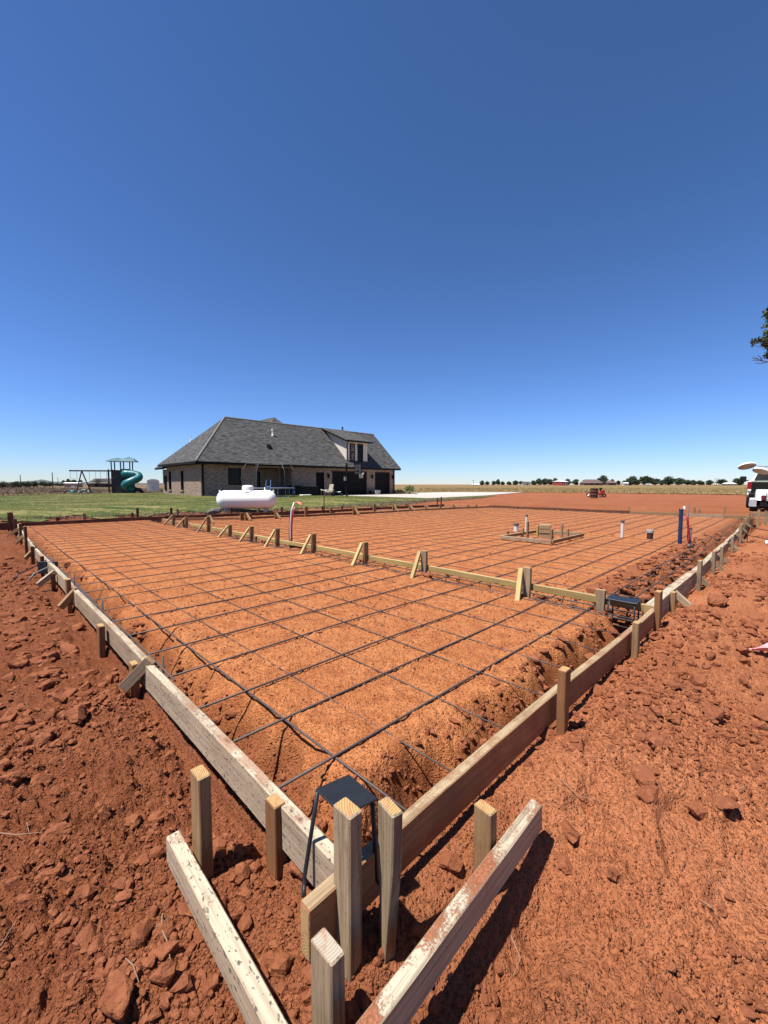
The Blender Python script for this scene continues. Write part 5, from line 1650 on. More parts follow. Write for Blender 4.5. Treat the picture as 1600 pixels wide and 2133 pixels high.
p = onfront(826, .4) + Bv * .2; t_ = thing('bush', 'low dark bush at the right corner of the house', 'bush', p)
leafcloud('foliage', 'leafbush', t_, [(-.25, 0, .28, .35, .3), (.25, 0, .3, .38, .32), (.6, .1, .2, .3, .2)], 500, .06, 3); m = MB(); m.tube([(0, 0, 0), (0, 0, .3)], .02, 5); m.build('stem', 'bark', t_)
p = at(853.5, 1025.5, 44); t_ = thing('shrub', 'young green shrub with upright branches on the lawn right of the house', 'shrub', (p.x, p.y, hz(p.x, p.y)))
bl = []
for i in range(7):
    a_ = -.9 + .3 * i; m = MB(); x_ = math.sin(a_) * .62; y_ = .2 * math.cos(i * 2.2); top = .75 * math.cos(a_ * .7) + .1 * (i % 2)
    m.tube([(0, 0, 0), (x_ * .5, y_ * .5, top * .55), (x_, y_, top)], [.02, .014, .006], 5); m.build('branch', 'bark', t_); bl += [(x_ * .7, y_ * .7, top * .7, .13, .2), (x_, y_, top, .12, .16)]
leafcloud('foliage', 'leafshrub', t_, bl, 700, .05, 8)
o = MB().rbox((0, 0, .03), (1.5, .5, .06), .02).build('bed_edging', 'concblock'); o.location = (p.x + .2, p.y + .4, hz(p.x, p.y) + .06); tag(o, 'pale edging strip at the foot of the young shrub', 'edging')
# ------------------------------------------------------------------ play set and swings
p = at(257, 1031, 41.0); k = 41.0 / F
ps = thing('play_tower', 'dark play tower with a teal canopy and a teal spiral tube slide', 'play tower', (p.x, p.y, hz(p.x, p.y) - .02), R(20))
z0 = zat(p.x, p.y, 1032); zz = lambda py: zat(p.x, p.y, py) - z0
zd = zz(1000); ze = zz(966); zt = zz(956); zu = zz(983)
hw = .78
for x_, y_ in ((-hw, -.6), (hw, -.6), (hw, .6), (-hw, .6), (0, .6), (0, -.6)):
    m = MB(); m.box((x_, y_, ze / 2), (.09, .09, ze)); m.build('post', 'playdark', ps)
MB().box((0, 0, zd), (2 * hw + .1, 1.3, .08)).build('deck', 'playdark', ps)
for a_, b_, zl, zh, mt in ((-hw, hw, 0.02, zd - .05, 'playdark'),):
    m = MB(); m.box((0, -.56, (zl + zh) / 2), (2 * hw - .1, .05, zh - zl)); m.box((0, .56, (zl + zh) / 2), (2 * hw - .1, .05, zh - zl)); m.box((-hw, 0, (zl + zh) / 2), (.05, 1.1, zh - zl)); m.build('lower_panel', mt, ps)
m = MB(); m.box((-hw / 2, -.6, (zd + zu) / 2), (hw - .12, .05, zu - zd - .1)); m.box((-hw, 0, (zd + zu) / 2), (.05, 1.1, zu - zd)); m.box((0, .6, (zd + zu) / 2), (1.4, .05, zu - zd)); m.build('guard_panel', plain('brown_panel', (.05, .035, .035), .7), ps)
m = MB(); m.box((hw / 2 + .02, -.62, (zd + zu) / 2 + .02), (hw, .06, zu - zd + .12)); m.build('slide_mount', 'teal', ps)
m = MB()
for cx_, r_, zp in ((-.28, .95, zt - .1), (.62, .72, zt)):
    h0 = ze
    pts = [(cx_ - r_, -.85, h0), (cx_ + r_, -.85, h0), (cx_ + r_, .85, h0), (cx_ - r_, .85, h0)]
    mid_ = [(cx_ - r_ * .55, -.5, h0 + (zp - h0) * .68), (cx_ + r_ * .55, -.5, h0 + (zp - h0) * .68), (cx_ + r_ * .55, .5, h0 + (zp - h0) * .68), (cx_ - r_ * .55, .5, h0 + (zp - h0) * .68)]
    m.add(pts + mid_ + [(cx_, 0, zp)], [(0, 1, 5, 4), (1, 2, 6, 5), (2, 3, 7, 6), (3, 0, 4, 7), (4, 5, 8), (5, 6, 8), (6, 7, 8), (7, 4, 8), (3, 2, 1, 0)])
m.build('canopy', 'tealroof', ps)
# spiral tube: turns once around a post in front of the tower
m = MB(); P = [(hw * .6, -.55, zd + .40), (hw * .6, -.9, zd + .40)]
cx_, cy_ = .95, -1.15
for i in range(19):
    t_ = i / 18; a_ = math.pi * (.98 - 1.55 * t_); r_ = .62
    P.append((cx_ + r_ * math.cos(a_ - .25) , cy_ + r_ * math.sin(a_ - .25) * .9, zd + .38 - (zd - .15) * t_ * 1.0))
P = [P[0]] + [(hw * .45, -.75, zd + .42), (hw + .3, -.85, zd + .38), (hw + .78, -1.0, zd + .22), (hw + .80, -1.25, zd - .02), (hw + .35, -1.5, zd - .28), (hw - .15, -1.55, zd - .55), (hw - .28, -1.35, zd - .78), (hw + .0, -1.1, zd - .98), (hw + .4, -1.05, .34)]
Q = []
for i in range(len(P) - 1):
    for j in range(4):
        a_, b_, c_, d_ = (Vector(P[max(0, min(len(P) - 1, i + o_))]) for o_ in (-1, 0, 1, 2)); t_ = j / 4
        Q.append(.5 * ((2 * b_) + (-a_ + c_) * t_ + (2 * a_ - 5 * b_ + 4 * c_ - d_) * t_ * t_ + (-a_ + 3 * b_ - 3 * c_ + d_) * t_ ** 3))
Q.append(Vector(P[-1]))
m.tube(Q, .36, 16)
sl = m.build('tube_slide', 'teal', ps, smooth=True)
m = MB()
for i in (6, 12, 18, 24, 30):
    d_ = (Q[i + 1] - Q[i - 1]).normalized() * .03; m.tube([Q[i] - d_, Q[i] + d_], .385, 16)
m.build('slide_flange', 'teal', sl)
m = MB(); m.tube([(hw + .35, -1.05, .42), (hw + .9, -1.0, .34), (hw + 1.15, -1.0, .12), (hw + 1.25, -1.0, .0)], [.22, .2, .1, .06], 10); m.build('slide_exit', 'playdark', ps, smooth=True)
m = MB(); m.tube([(hw + .45, -1.25, 0), (hw + .45, -1.25, zd + .5)], .05, 8); m.build('slide_post', 'playdark', ps)

p0 = at(147, 1033, 40.0); p1 = at(238, 1033, 40.6); gz = hz(p0.x, p0.y); L = (p1 - p0).length
sw = thing('swing_set', 'long dark swing set beam with hanging swings left of the play tower', 'swing set', (p0.x, p0.y, gz), math.atan2(p1.y - p0.y, p1.x - p0.x))
hb = zat(p0.x, p0.y, 980.5) - gz; X = lambda px: (px - 147) / 91 * L
MB().box((L / 2, 0, hb), (L, .12, .13)).build('beam', 'playdark', sw)
for s in (-1, 1):
    m = MB(); m.tube([(X(172.5), 0, hb), (X(168) if s < 0 else X(182), s * .75, 0)], .055, 6); m.build('leg', 'playdark', sw)
m = MB(); m.box((X(227), .1, hb * .52), (.11, .11, hb * 1.1)); m.build('post', 'playdark', sw)
for a_, b_, py, lb in ((149, 162, 997, 0), (188, 201, 1006, 1), (211, 224, 1006, 1)):
    zs = zat(p0.x, p0.y, py) - gz; m = MB()
    for x_ in (a_, b_):
        m.tube([(X(x_), 0, hb), (X(x_), .0, zs)], .014, 5)
    r_ = m.build('swing_chain', 'greypaint', sw)
    MB().rbox(((X(a_) + X(b_)) / 2, 0, zs), (X(b_) - X(a_) + .06, .16, .045), .02).build('swing_seat', 'greypaint', r_)

p = at(177, 1034.5, 38.0); t_ = thing('picnic_table', 'small teal picnic table under the swing set leg', 'picnic table', (p.x, p.y, hz(p.x, p.y)), R(12))
MB().rbox((0, 0, .5), (.62, .6, .07), .02).build('table_top', 'teal', t_)
for s in (-1, 1):
    MB().rbox((s * .62, 0, .27), (.28, .7, .16), .03).build('bench', 'teal', t_); m = MB(); m.tube([(s * .2, 0, .48), (s * .5, 0, 0)], .06, 6); m.build('leg', 'teal', t_)
t_.scale = (.62, .62, .78)
p = at(152, 1029.5, 41.0); t_ = thing('turtle_sandbox', 'rounded teal sandbox lid at the far edge of the lawn, left of the swing legs', 'sandbox', (p.x, p.y, hz(p.x, p.y) - .02))
m = MB(); m.lathe([(.24, .0), (.26, .12), (.22, .26), (.12, .33), (0, .35)], 14); m.build('lid', 'teal', t_, smooth=True); m = MB(); m.lathe([(.40, 0), (.40, .08), (.2, .09)], 14, (-.1, 0, 0)); m.build('base', 'teal', t_)
p0 = at(108, 1030.5, 41.5); p1 = at(136, 1030, 41.5); t_ = thing('water_trough', 'long low dark trough at the far edge of the lawn', 'trough', (p0.x, p0.y, hz(p0.x, p0.y)), 0); L = p1.x - p0.x
m = MB(); m.box((L / 2, 0, .13), (L, .5, .2)); m.build('trough', 'rust', t_)
m = MB()
for x_ in (.1, L - .1):
    m.box((x_, 0, .02), (.1, .4, .1))
m.build('leg', 'concblock', t_)

# white garden shed, distant houses and sheds
p = at(320, 1025.5, 50.0); k = 50 / F; g0 = zat(p.x, p.y, 1026.3)
t_ = thing('garden_shed', 'small white shed with a rounded roof left of the brick house', 'shed', (p.x, p.y, g0), R(28))
W_, D_, Hh = 1.25, 1.15, 1.28
MB().box((0, 0, Hh / 2), (W_, D_, Hh)).build('wall', plain('shed_white', (.66, .62, .62), .7, 0, .06, 2), t_)
m = MB(); ar = [(-W_ / 2 - .06, 0, Hh)] + [(-(W_ / 2 + .06) * math.cos(math.pi * i / 10), 0, Hh + .36 * math.sin(math.pi * i / 10) ** .8) for i in range(1, 10)] + [(W_ / 2 + .06, 0, Hh)]
m.prism([(x_, -D_ / 2 - .06, z_) for x_, y_, z_ in ar][::-1], (0, D_ + .12, 0)); m.build('roof', 'whiteroof', t_)
m = MB(); m.box((-.28, -D_ / 2 - .015, .58), (.48, .03, 1.1)); d_ = m.build('door', 'white', t_); m = MB(); m.box((-.1, -D_ / 2 - .04, .6), (.04, .03, .16)); m.build('handle', 'coupling', d_)


def farhouse(name, px0, px1, pyb, pye, pyr, Y, wallm, roofm, label, cat='house', hip=.3, depth=.6, rz=0.0, doors=(), gable=None, over=.4):
    p = at((px0 + px1) / 2, pyb, Y); w_ = (px1 - px0) / F * Y; g = p.z
    he = zat(p.x, p.y, pye) - g; hr = zat(p.x, p.y, pyr) - g; d_ = w_ * depth
    t_ = thing(name, label, cat, (p.x, p.y + d_ / 2, g), rz)
    m = MB(); m.box((0, 0, he / 2 - .15), (w_, d_, he + .3))
    if hip == 0:
        for s in (-1, 1):
            m.poly([(s * w_ / 2, -d_ / 2, he), (s * w_ / 2, d_ / 2, he), (s * w_ / 2, 0, hr - .05)])
    m.build('wall', wallm, t_)
    m = MB(); a_, b_ = w_ / 2 + over, d_ / 2 + over; hx = max(.05, a_ - hip * w_)
    m.add([(-a_, -b_, he), (a_, -b_, he), (a_, b_, he), (-a_, b_, he), (-hx, 0, hr), (hx, 0, hr)], [(0, 1, 5, 4), (2, 3, 4, 5), (1, 2, 5), (3, 0, 4), (3, 2, 1, 0)])
    if gable:
        gx, gw, gh = gable; gx = gx * w_; gw *= w_
        m.add([(gx - gw, -b_ - 1.2, he), (gx + gw, -b_ - 1.2, he), (gx, -b_ - 1.2, gh * hr), (gx - gw, 0, he), (gx + gw, 0, he), (gx, 0, gh * hr)], [(0, 2, 5, 3), (2, 1, 4, 5), (0, 1, 2)])
    m.build('roof', roofm, t_)
    for fx, fw, fh, mt, nm in doors:
        m = MB(); m.box((fx * w_, -d_ / 2 - .05, fh * he / 2), (fw * w_, .1, fh * he)); m.build(nm, mt, t_)
    return t_


farhouse('ranch_house', 184, 240, 1013, 1007.5, 996.5, 120, 'brownwall', 'darkroof', 'low dark roofed house behind the swing set', hip=.12, gable=(.0, .26, .96), doors=((-.2, .1, .8, 'trim', 'door'), (.25, .2, .6, 'trim', 'window')), depth=.5)
farhouse('long_barn', 134, 165, 1014.5, 1006.5, 1004.8, 150, 'tanwall', 'whiteroof', 'long low tan barn with a white eave behind the left pasture', 'barn', hip=0, depth=.35, doors=((.1, .25, .35, 'white', 'door'),))
farhouse('red_barn', 1160, 1184, 1010.3, 1003.5, 1000.5, 330, 'redwall', 'whiteroof', 'red barn with a white roof among the trees beyond the field', 'barn', hip=0, depth=.9, rz=R(38), doors=((-.33, .16, .45, 'white', 'door'), (.02, .2, .7, 'white', 'door'), (.3, .1, .5, 'white', 'door')))
farhouse('ranch_house', 1217, 1256, 1010, 1006.2, 998.5, 310, 'brownwall', 'brownroof', 'long brown roofed house behind the rusty drum', hip=.22, depth=.5, doors=((-.1, .08, .8, 'trim', 'door'), (.2, .12, .6, 'trim', 'window')))
farhouse('ranch_house', 1267, 1284, 1010, 1006, 1001.5, 330, 'brownwall', plain('reddish_roof', (.14, .075, .07), .85), 'smaller reddish roofed house right of the long brown one', hip=.2, depth=.6, doors=((.0, .14, .8, 'trim', 'door'),))
farhouse('cottage', 1089, 1105, 1010, 1007, 1003.2, 330, 'whiteroof', 'darkroof', 'pale cottage half hidden among the trees left of the red barn', hip=.1, depth=.6, doors=((.1, .2, .8, 'trim', 'door'),))
farhouse('metal_shed', 984, 999, 1010.3, 1009.2, 1007.8, 330, 'whiteroof', 'whiteroof', 'low white metal shed at the left end of the far tree row', 'shed', hip=0, depth=.5, doors=((.1, .2, .6, 'trim', 'door'),))
farhouse('metal_shed', 1299, 1309, 1010, 1006.5, 1005, 330, 'whiteroof', 'whiteroof', 'white shed under the trees right of the reddish roofed house', 'shed', hip=0, depth=.5, doors=((.1, .2, .6, 'trim', 'door'),))
farhouse('ranch_house', 1513, 1534, 1010, 1008, 1005.3, 330, 'brownwall', 'whiteroof', 'pale roofed house near the white truck, beyond the field', hip=.15, depth=.5, doors=((.1, .1, .7, 'trim', 'door'),))
farhouse('metal_shed', 1347, 1354, 1010.3, 1008.6, 1007.8, 330, 'whiteroof', 'whiteroof', 'tiny white shed below the broadest trees of the far row', 'shed', hip=0, depth=.5, doors=((.1, .2, .6, 'trim', 'door'),))


def poleobj(px, pyt, pyb, Y, r_, label, arm=False):
    p = at(px, pyb, Y); h_ = zat(p.x, p.y, pyt) - p.z
    m = MB(); m.tube([(0, 0, -.3), (0, 0, h_)], [r_, r_ * .75], 6)
    if arm:
        m.box((0, 0, h_ * .93), (r_ * 9, r_, r_))
    o = m.build('utility_pole', 'bark'); o.location = p; tag(o, label, 'utility pole', 'poles on the skyline')


poleobj(43, 989, 1006, 90, .085, 'short dark pole above the bushes at the far left'); poleobj(110.5, 984, 1018.5, 75, .085, 'tall dark pole in the left pasture'); poleobj(121, 994, 1004, 160, .1, 'faint thin pole right of the tall dark one')
poleobj(986, 1000, 1010, 300, .16, 'pole beside the low white shed at the left end of the far tree row', True)
for px, lb in ((1488.8, 'left of three thin poles in the gap of the far tree row'), (1492.4, 'middle of three thin poles in the gap of the far tree row'), (1496.3, 'right of three thin poles in the gap of the far tree row')):
    poleobj(px, 995.5, 1011, 260, .12, lb)


# ------------------------------------------------------------------ far tree row
def tree_proto(seed, h, r, n, size):
    g = random.Random(seed); root = bpy.data.objects.new('field_tree', None); C.objects.link(root)
    m = MB(); m.tube([(0, 0, -.2), (.05, 0, h * .25), (.1, .05, h * .55)], [h * .045, h * .035, h * .018], 7)
    bl = []
    for i in range(11):
        a_ = g.uniform(0, 6.28); q = g.random() ** .5 * r * .62; zc = h * g.uniform(.20, .80); q *= 1.05 - .6 * max(0, zc / h - .5)
        br = r * g.uniform(.28, .46); bl.append((q * math.cos(a_), q * math.sin(a_), zc, br, br * g.uniform(.65, .85)))
        m.tube([(.05, 0, h * .3), (q * .5 * math.cos(a_), q * .5 * math.sin(a_), zc * .8), (q * math.cos(a_), q * math.sin(a_), zc)], [h * .018, h * .012, h * .004], 5)
    bl.append((0, 0, h * .8, r * .38, h * .18)); bl.append((g.uniform(-.3, .3) * r, 0, h * .48, r * .7, h * .34)); bl.append((g.uniform(-.3, .3) * r, 0, h * .25, r * .5, h * .2))
    m.build('trunk', 'bark', root); leafcloud('crown', 'leaf', root, bl, n, size, seed)
    return root


protos = [tree_proto(21, 6, 4.2, 2600, .42), tree_proto(22, 6, 3.4, 2200, .40), tree_proto(23, 6, 3.9, 2500, .42), tree_proto(24, 6, 3.0, 2000, .38)]
used = set()


def place_tree(i, loc, sx, sz, rz, label, group):
    src = protos[i]
    if i not in used:
        r_ = src; used.add(i)
    else:
        r_ = src.copy(); C.objects.link(r_)
        for ch in list(src.children):
            c_ = ch.copy(); C.objects.link(c_); c_.parent = r_
    r_.location = loc; r_.scale = (sx, sx, sz); r_.rotation_euler = (0, 0, rz)
    tag(r_, label, 'tree', group)


row = [(1004, 1001.5, 10), (1015, 1002.3, 9), (1028, 1001.6, 11), (1037.5, 997.8, 8.5), (1047, 1003, 8), (1060, 1002.6, 10), (1074, 1000.8, 13), (1086, 1001.8, 9), (1112, 1001.3, 11), (1122.5, 996.3, 13), (1135, 996.5, 13), (1146, 997.5, 13), (1157, 996.8, 12), (1182, 997.3, 13), (1200, 998, 13), (1219, 999, 15),
       (1255.5, 991.5, 19), (1275, 998, 10), (1288, 1001, 9), (1300, 1000.5, 10), (1315, 993, 20), (1329, 998.5, 11), (1345.5, 991.5, 23), (1365, 996.5, 16), (1378, 1001, 8), (1393, 992.5, 23), (1414, 995.5, 21), (1432, 999.3, 15), (1444.5, 1000.3, 11), (1457.5, 1000.5, 15), (1477.5, 999.8, 14), (1505, 997.8, 19), (1538, 997, 18)]
gnames = ['ash', 'bc']
for i, (px, pyt, wd) in enumerate(row):
    Y = 345 + (i * 37) % 30; p = at(px, 1010.4, Y); h_ = zat(p.x, p.y, pyt) - p.z; w_ = wd / F * Y
    pi_ = i % 4; r0_ = (4.2, 3.4, 3.9, 3.0)[pi_]
    part_ = 'left of the red barn' if px < 1160 else ('between the red barn and the gap of poles' if px < 1485 else 'near the white truck')
    base_i = 0 if px < 1160 else (13 if px < 1485 else 31)
    n_ = i - base_i
    o_ = ['first', 'second', 'third', 'fourth', 'fifth', 'sixth', 'seventh', 'eighth', 'ninth', 'tenth', 'eleventh', 'twelfth', 'thirteenth', 'fourteenth', 'fifteenth', 'sixteenth', 'seventeenth', 'eighteenth', 'nineteenth'][n_]
    place_tree(pi_, p, w_ * 1.18 / (2 * r0_ * .92), h_ / 5.75, i * 1.3, f'{o_} dark tree beyond the field, {part_}' if base_i == 13 else f'{o_} dark tree of the far row {part_}', 'trees beyond the field')
for i, (px, pyt, wd, lb) in enumerate([(133, 1000.5, 9, 'dark tree left of the long tan barn'), (143, 997, 13, 'taller dark tree just left of the swing set leg'), (155, 998.5, 11, 'dark tree behind the long tan barn'), (167, 998.8, 12, 'rounded dark tree right of the long tan barn')]):
    p = at(px, 1010, 200); h_ = zat(p.x, p.y, pyt) - p.z; place_tree(i % 4, p, wd / F * 200 / 7.6, h_ / 5.9, i * 2.1, lb, 'trees behind the left pasture')
# bushes along the left pasture
bp = []
for q in range(3):
    root = bpy.data.objects.new('pasture_bush', None); C.objects.link(root)
    g = random.Random(60 + q); bl = [(g.uniform(-1.6, 1.6), g.uniform(-.8, .8), g.uniform(.7, 1.6), g.uniform(.6, 1.0), g.uniform(.5, .8)) for _ in range(9)]
    leafcloud('foliage', 'leafbush', root, bl, 1300, .15, 60 + q); m = MB()
    for x_, y_, z_, a_, b_ in bl[:6]:
        m.tube([(x_ * .3, y_ * .3, -.1), (x_ * .7, y_ * .7, z_ * .6), (x_, y_, z_)], [.06, .04, .02], 5)
    m.build('stem', 'bark', root); bp.append(root)
bl_ = ['first', 'second', 'third', 'fourth', 'fifth', 'sixth', 'seventh', 'eighth', 'ninth', 'tenth', 'eleventh', 'twelfth', 'thirteenth']
for i, px in enumerate([-4, 8, 19, 30, 41, 51, 61, 71, 81, 92, 102, 113, 125]):
    Y = 86 + i * 3.2; p = at(px, 1017.5 - i * .35, Y); src = bp[i % 3]
    if i < 3:
        r_ = src
    else:
        r_ = src.copy(); C.objects.link(r_)
        for ch in list(src.children):
            c_ = ch.copy(); C.objects.link(c_); c_.parent = r_
    top = zat(p.x, p.y, [1005, 1004.5, 1003, 1004, 1002.5, 1004, 1002, 1003, 1002.5, 1003, 1004, 1006, 1006][i]) - p.z
    r_.location = p; r_.scale = (.55 + .1 * (i % 3), .6, top / 2.15); r_.rotation_euler = (0, 0, .4 * i)
    tag(r_, f'{bl_[i]} dark scrub bush from the left edge of the photo, beyond the pasture', 'bush', 'scrub bushes beyond the left pasture')

# ------------------------------------------------------------------ drum and red machine on the bare ground
p = at(1237.5, 1036, 33.0); g0 = hz(p.x, p.y); t_ = thing('burn_barrel', 'dark rusty drum standing on the bare red ground', 'barrel', (p.x, p.y, g0 - .02))
m = MB(); pr = [(.27, 0), (.29, .02), (.28, .04), (.275, .25), (.295, .27), (.275, .29), (.275, .52), (.295, .54), (.275, .56), (.275, .76), (.29, .78), (.29, .80), (.25, .80), (.25, .45), (0, .45)]
m.lathe(pr, 20); m.build('drum', 'rust', t_, smooth=True)
m = MB(); m.tube([(.05, 0, .5), (.0, 0, .95), (-.06, 0, 1.12)], .012, 5); m.build('stick', 'root', t_)
p = at(1242, 1035.5, 35.0); g0 = hz(p.x, p.y); t_ = thing('garden_tiller', 'red wheeled machine half hidden behind the rusty drum', 'machine', (p.x, p.y, g0))
m = MB(); m.lathe([(.16, -.03), (.21, -.03), (.215, 0), (.21, .03), (.16, .03), (.155, 0), (.16, -.03)], 24, (-.62, 0, .24), 'Y'); wl_ = m.build('wheel', 'rubber', t_)
m = MB()
for i in range(8):
    a_ = i * math.pi / 4; m.tube([(-.62, 0, .24), (-.62 + .16 * math.cos(a_), 0, .24 + .16 * math.sin(a_))], .01, 4)
m.lathe([(0, -.04), (.05, -.04), (.05, .04), (0, .04)], 10, (-.62, 0, .24), 'Y'); m.build('spokes', 'chrome', wl_)
m = MB(); m.lathe([(.08, -.05), (.15, -.05), (.15, .05), (.08, .05)], 16, (.58, -.2, .15), 'Y'); m.build('wheel', 'rubber', t_)
m = MB(); m.lathe([(.08, -.05), (.13, -.05), (.13, .05), (.08, .05)], 16, (.30, -.2, .13), 'Y'); m.build('wheel', 'rubber', t_)
MB().rbox((.42, 0, .34), (.5, .38, .26), .06).build('body', 'redmach', t_); MB().rbox((.52, 0, .54), (.34, .36, .16), .06).build('hood', 'redmach', t_)
MB().rbox((.36, 0, .70), (.16, .26, .24), .05).build('engine', 'black', t_)
m = MB(); m.tube([(.2, 0, .3), (-.2, 0, .35), (-.62, 0, .24)], .03, 6); m.build('frame', 'redmach', t_)

# ------------------------------------------------------------------ white pickup at the right edge (local: x forward, y left), tail toward us
p = at(1554, 1059.5, 18.6); tz = hz(p.x, p.y); TA = math.atan2(1.0, .92)
dirx = Vector((math.cos(TA), math.sin(TA), 0)); diry = Vector((-dirx.y, dirx.x, 0))
org = p + dirx * 1.0 - diry * .96
tk = thing('pickup_truck', 'white pickup truck parked beyond the far corner, seen from behind', 'pickup truck', (org.x, org.y, tz), TA)
m = MB()
prof = [(-.95, .62), (-.95, 1.08), (-.92, 1.22), (1.05, 1.26), (1.08, 1.28), (4.6, 1.22), (4.75, 1.0), (4.75, .55), (3.9, .5), (-.4, .5)]
for s in (-1, 1):
    y_ = s * .96; m.prism([(x_, y_, z_) for x_, z_ in prof][::s], (0, -s * .10, 0))
m.box((1.9, 0, .6), (5.6, 1.7, .16)); m.box((3.2, 0, 1.0), (3.0, 1.72, .5))
m.build('body', 'white', tk)
m = MB(); m.box((-.93, 0, .92), (.07, 1.62, .56)); tg = m.build('tailgate', 'trim', tk)
m = MB(); m.box((-.975, 0, 1.02), (.02, .5, .09)); m.build('handle', 'trim', tg)
m = MB(); cab = [(1.15, 1.26), (1.40, 1.66), (1.6, 1.70), (2.9, 1.69), (3.55, 1.26)]
m.prism([(x_, .86 if z_ < 1.5 else .70, z_) for x_, z_ in cab], (0, 0, 0)) if False else None
vl = [(x_, .88 if z_ < 1.5 else .70, z_) for x_, z_ in cab]; vr = [(x_, -y_, z_) for x_, y_, z_ in vl]; n_ = len(vl)
m.add(vl + vr, [list(range(n_))[::-1], [n_ + i for i in range(n_)]] + [(i, (i + 1) % n_, n_ + (i + 1) % n_, n_ + i) for i in range(n_)]); m.build('cab', 'white', tk)
m = MB(); m.add([(1.17, .78, 1.29), (1.17, -.78, 1.29), (1.39, -.66, 1.64), (1.39, .66, 1.64)], [(0, 1, 2, 3)]); m.v = [(x_ - .04, y_, z_) for x_, y_, z_ in m.v]; m.build('rear_window', 'glass', tk)
for s in (-1, 1):
    m = MB(); m.rbox((-.955, s * .885, 1.0), (.06, .15, .42), .02); tl = m.build('tail_light', 'redlens', tk)
    m = MB(); m.box((-.99, s * .885, .84), (.01, .12, .07)); m.build('lens', 'white', tl)
    m = MB(); m.rbox((2.6, s * 1.22, 1.36), (.12, .26, .30), .04); mr = m.build('mirror', 'trim', tk); m = MB(); m.tube([(2.6, s * .9, 1.28), (2.6, s * 1.15, 1.3)], .03, 6); m.build('arm', 'trim', mr)
    for x_ in (.15, 3.75):
        m = MB(); m.lathe([(.22, -.13), (.40, -.13), (.415, -.08), (.415, .08), (.40, .13), (.22, .13)], 22, (x_, s * .86, .415), 'Y'); wl_ = m.build('wheel', 'rubber', tk, smooth=True)
        m = MB(); m.lathe([(.22, -.10), (.20, .06), (0, .06)], 16, (x_, s * .86, .415), 'Y'); m.build('rim', 'chrome', wl_)
MB().rbox((-1.06, 0, .60), (.2, 1.8, .22), .04).build('bumper', 'trim', tk)
MB().rbox((.1, 0, .42), (.5, 1.3, .2), .04).build('axle', 'trim', tk)

# white rounded machine with louvres and two dish lamps on an arm, standing just this side of the truck
p = at(1560, 1062, 16.6); mz = hz(p.x, p.y); MA = TA + R(2)
dirx = Vector((math.cos(MA), math.sin(MA), 0)); diry = Vector((-dirx.y, dirx.x, 0)); org = p + dirx * .9 - diry * .72
mc = thing('screed_machine', 'white rounded machine with louvred back and two dish lamps at the right edge', 'machine', (org.x, org.y, mz), MA)
m = MB(); P = []
for i in range(9):
    t_ = math.pi / 2 * i / 8; P.append((-.55 - .35 * math.cos(t_) + .25, .50 + .36 * math.sin(t_)))
prof = [(-.7, .45)] + P + [(.9, .88), (1.2, .7), (1.2, .45)]
vl = [(x_, .52 - .18 * max(0, z_ - .75), z_) for x_, z_ in prof]; vr = [(x_, -y_, z_) for x_, y_, z_ in vl]; n_ = len(vl)
m.add(vl + vr, [list(range(n_)), [n_ + i for i in range(n_)][::-1]] + [(i, n_ + i, n_ + (i + 1) % n_, (i + 1) % n_) for i in range(n_)]); m.build('hood', 'white', mc)
m = MB()
for i in range(5):
    m.box((-.73, -.1, .46 + .06 * i), (.06, .62, .03), Matrix.Rotation(R(-25), 3, 'Y'))
m.build('louvre', 'white', mc); m = MB(); m.box((-.69, -.1, .59), (.03, .66, .32)); m.build('grille', 'trim', mc)
m = MB(); m.rbox((-.71, .30, .56), (.06, .14, .2), .02); m.build('marker_light', plain('brown_lens', (.10, .015, .02), .3), mc)
m = MB(); m.prism([(-.75, .72, .2), (-.75, .72, .48), (-.6, .70, .55), (.9, .70, .5), (.9, .72, .2)], (0, -.22, 0)); m.build('side_skirt', plain('grey_skirt', (.34, .36, .35), .6), mc)
m = MB(); m.box((.1, -.1, .32), (1.6, 1.0, .2)); m.build('chassis', 'trim', mc)
for x_ in (-.35, .8):
    for y_ in (.55, -.7):
        m = MB(); m.lathe([(.12, -.11), (.24, -.11), (.25, 0), (.24, .11), (.12, .11)], 18, (x_, y_, .24), 'Y'); m.build('wheel', 'rubber', mc, smooth=True)
m = MB(); m.box((-.1, -.05, .98), (.25, .26, .14)); m.box((-.12, -.05, .88), (.34, .34, .08)); m.build('cap', 'white', mc)
m = MB(); m.tube([(.35, -.30, 1.1), (.35, -.30, 2.05)], .075, 8); m.build('mast', 'trim', mc)
zA = zat(org.x, org.y, 969) - mz; zB_ = zat(org.x, org.y, 976) - mz
m = MB(); m.tube([(.35, -.30, zA - .02), (.33, .35, zA - .02), (.32, .62, zA + .02)], .022, 6); m.tube([(.35, -.30, zA - .3), (.33, .15, zA - .06), (.32, .45, zA - .05)], .02, 6); m.tube([(.32, .62, zA + .02), (.30, .63, zA + .14), (.3, .85, zA + .14)], .022, 6); ar_ = m.build('arm', 'greypaint', mc)
for cy_, cz_, rx_, r_ in ((.84, zA - .02, R(-14), .30), (.40, zA - .24, R(16), .28)):
    rot = Matrix.Rotation(rx_, 3, 'X') @ Matrix.Rotation(R(22), 3, 'Y')
    m = MB(); m.lathe([(r_, 0), (r_ * .98, .05), (r_ * .6, .11), (.06, .14), (0, .14)], 24); m.v = [tuple(rot @ Vector(v) + Vector((.3, cy_, cz_))) for v in m.v]; dsh = m.build('dish_lamp', 'white', ar_, smooth=True)
    m = MB(); m.lathe([(r_ * .99, 0), (r_ * .9, -.012), (0, -.015)], 24); m.v = [tuple(rot @ Vector(v) + Vector((.3, cy_, cz_))) for v in m.v]; o_ = m.build('dish_face', 'tanlight', ar_)

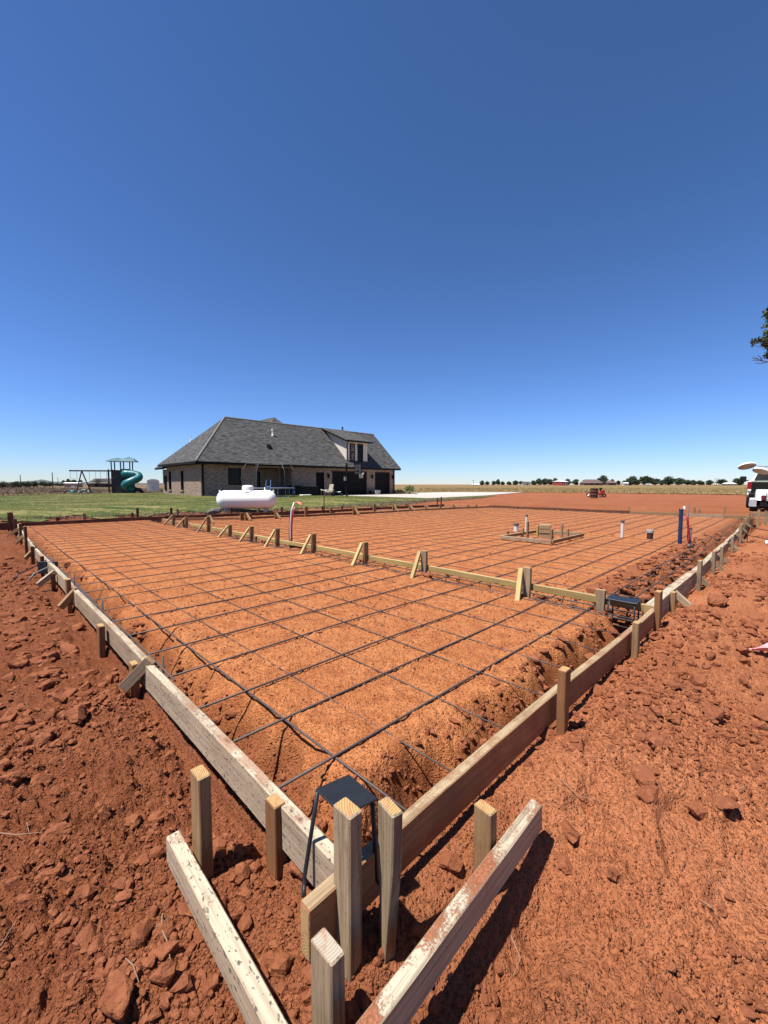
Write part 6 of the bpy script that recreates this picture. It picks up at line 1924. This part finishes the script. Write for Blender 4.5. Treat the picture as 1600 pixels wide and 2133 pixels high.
# ------------------------------------------------------------------ tree whose branches reach in at the right edge
tx, ty = 16.9, 12.6; g0 = hz(tx, ty); t_ = thing('leafy_tree', 'tree at the right edge with only its leafy branch tips in view', 'tree', (tx, ty, g0))
m = MB(); m.tube([(0, 0, -.2), (-.05, .1, 2), (.1, 0, 4.2), (0, .1, 6)], [.28, .22, .16, .06], 9)
bl = []; g = random.Random(14)
for i in range(90):
    a_ = g.uniform(0, 6.28); q = g.uniform(.6, 4.2); z_ = g.uniform(3.0, 8.6); x_, y_ = q * math.cos(a_) + .6, q * math.sin(a_)
    br = g.uniform(.45, .85)
    if x_ + tx - 1.5 * br < .95 * (y_ + ty + br) or math.hypot(q / 4.3, (z_ - 5.8) / 3.1) > 1:
        continue
    bl.append((x_, y_, z_, br, br * .7)); m.tube([(0, 0, z_ * .55), (x_ * .5, y_ * .5, z_ * .85), (x_, y_, z_)], [.06, .035, .012], 5)
for px, py, Y, r_ in ((1603, 648, 13, .16), (1598, 655, 13, .10), (1604, 676, 13, .14), (1594, 680, 13, .08), (1592, 692, 13, .07), (1599, 694, 13, .12), (1572, 711, 12.8, .10), (1580, 708, 12.8, .10), (1566, 714, 12.8, .06), (1568, 720, 12.8, .06), (1590, 708, 12.9, .12), (1596, 716, 12.9, .14), (1600, 722, 12.9, .13), (1598, 742, 13, .10), (1606, 735, 13, .14), (1608, 705, 13.2, .2), (1610, 662, 13.2, .2)):
    c_ = at(px, py, Y); c_ = Vector((c_.x - tx, c_.y - ty, c_.z - g0)); bl.append((c_.x, c_.y, c_.z, r_, r_ * .8))
    m.tube([(.0, 0, c_.z * .72), (c_.x * .5, c_.y * .5, c_.z * .93), tuple(c_)], [.05, .02, .005], 5)
m.build('trunk', 'bark', t_); leafcloud('crown', 'leafnear', t_, [b for b in bl if b[3] > .25], 16000, .07, 15); leafcloud('leafy_twigs', 'leafnear', t_, [b for b in bl if b[3] <= .25], 1700, .038, 16)
m = MB()
for P in ([(1612, 756), (1590, 752), (1580, 748), (1570, 741)], [(1590, 752), (1582, 751), (1567, 750)], [(1588, 752), (1584, 744), (1578, 740)], [(1600, 754), (1584, 757), (1572, 756)], [(1580, 748), (1572, 747), (1566, 745)]):
    m.tube([Vector(at(px, py, 12.9)) - Vector((tx, ty, g0)) for px, py in P], [.016, .011, .008, .004][:len(P)], 5)
m.build('bare_twig', plain('grey_twig', (.20, .16, .15), .9), t_)
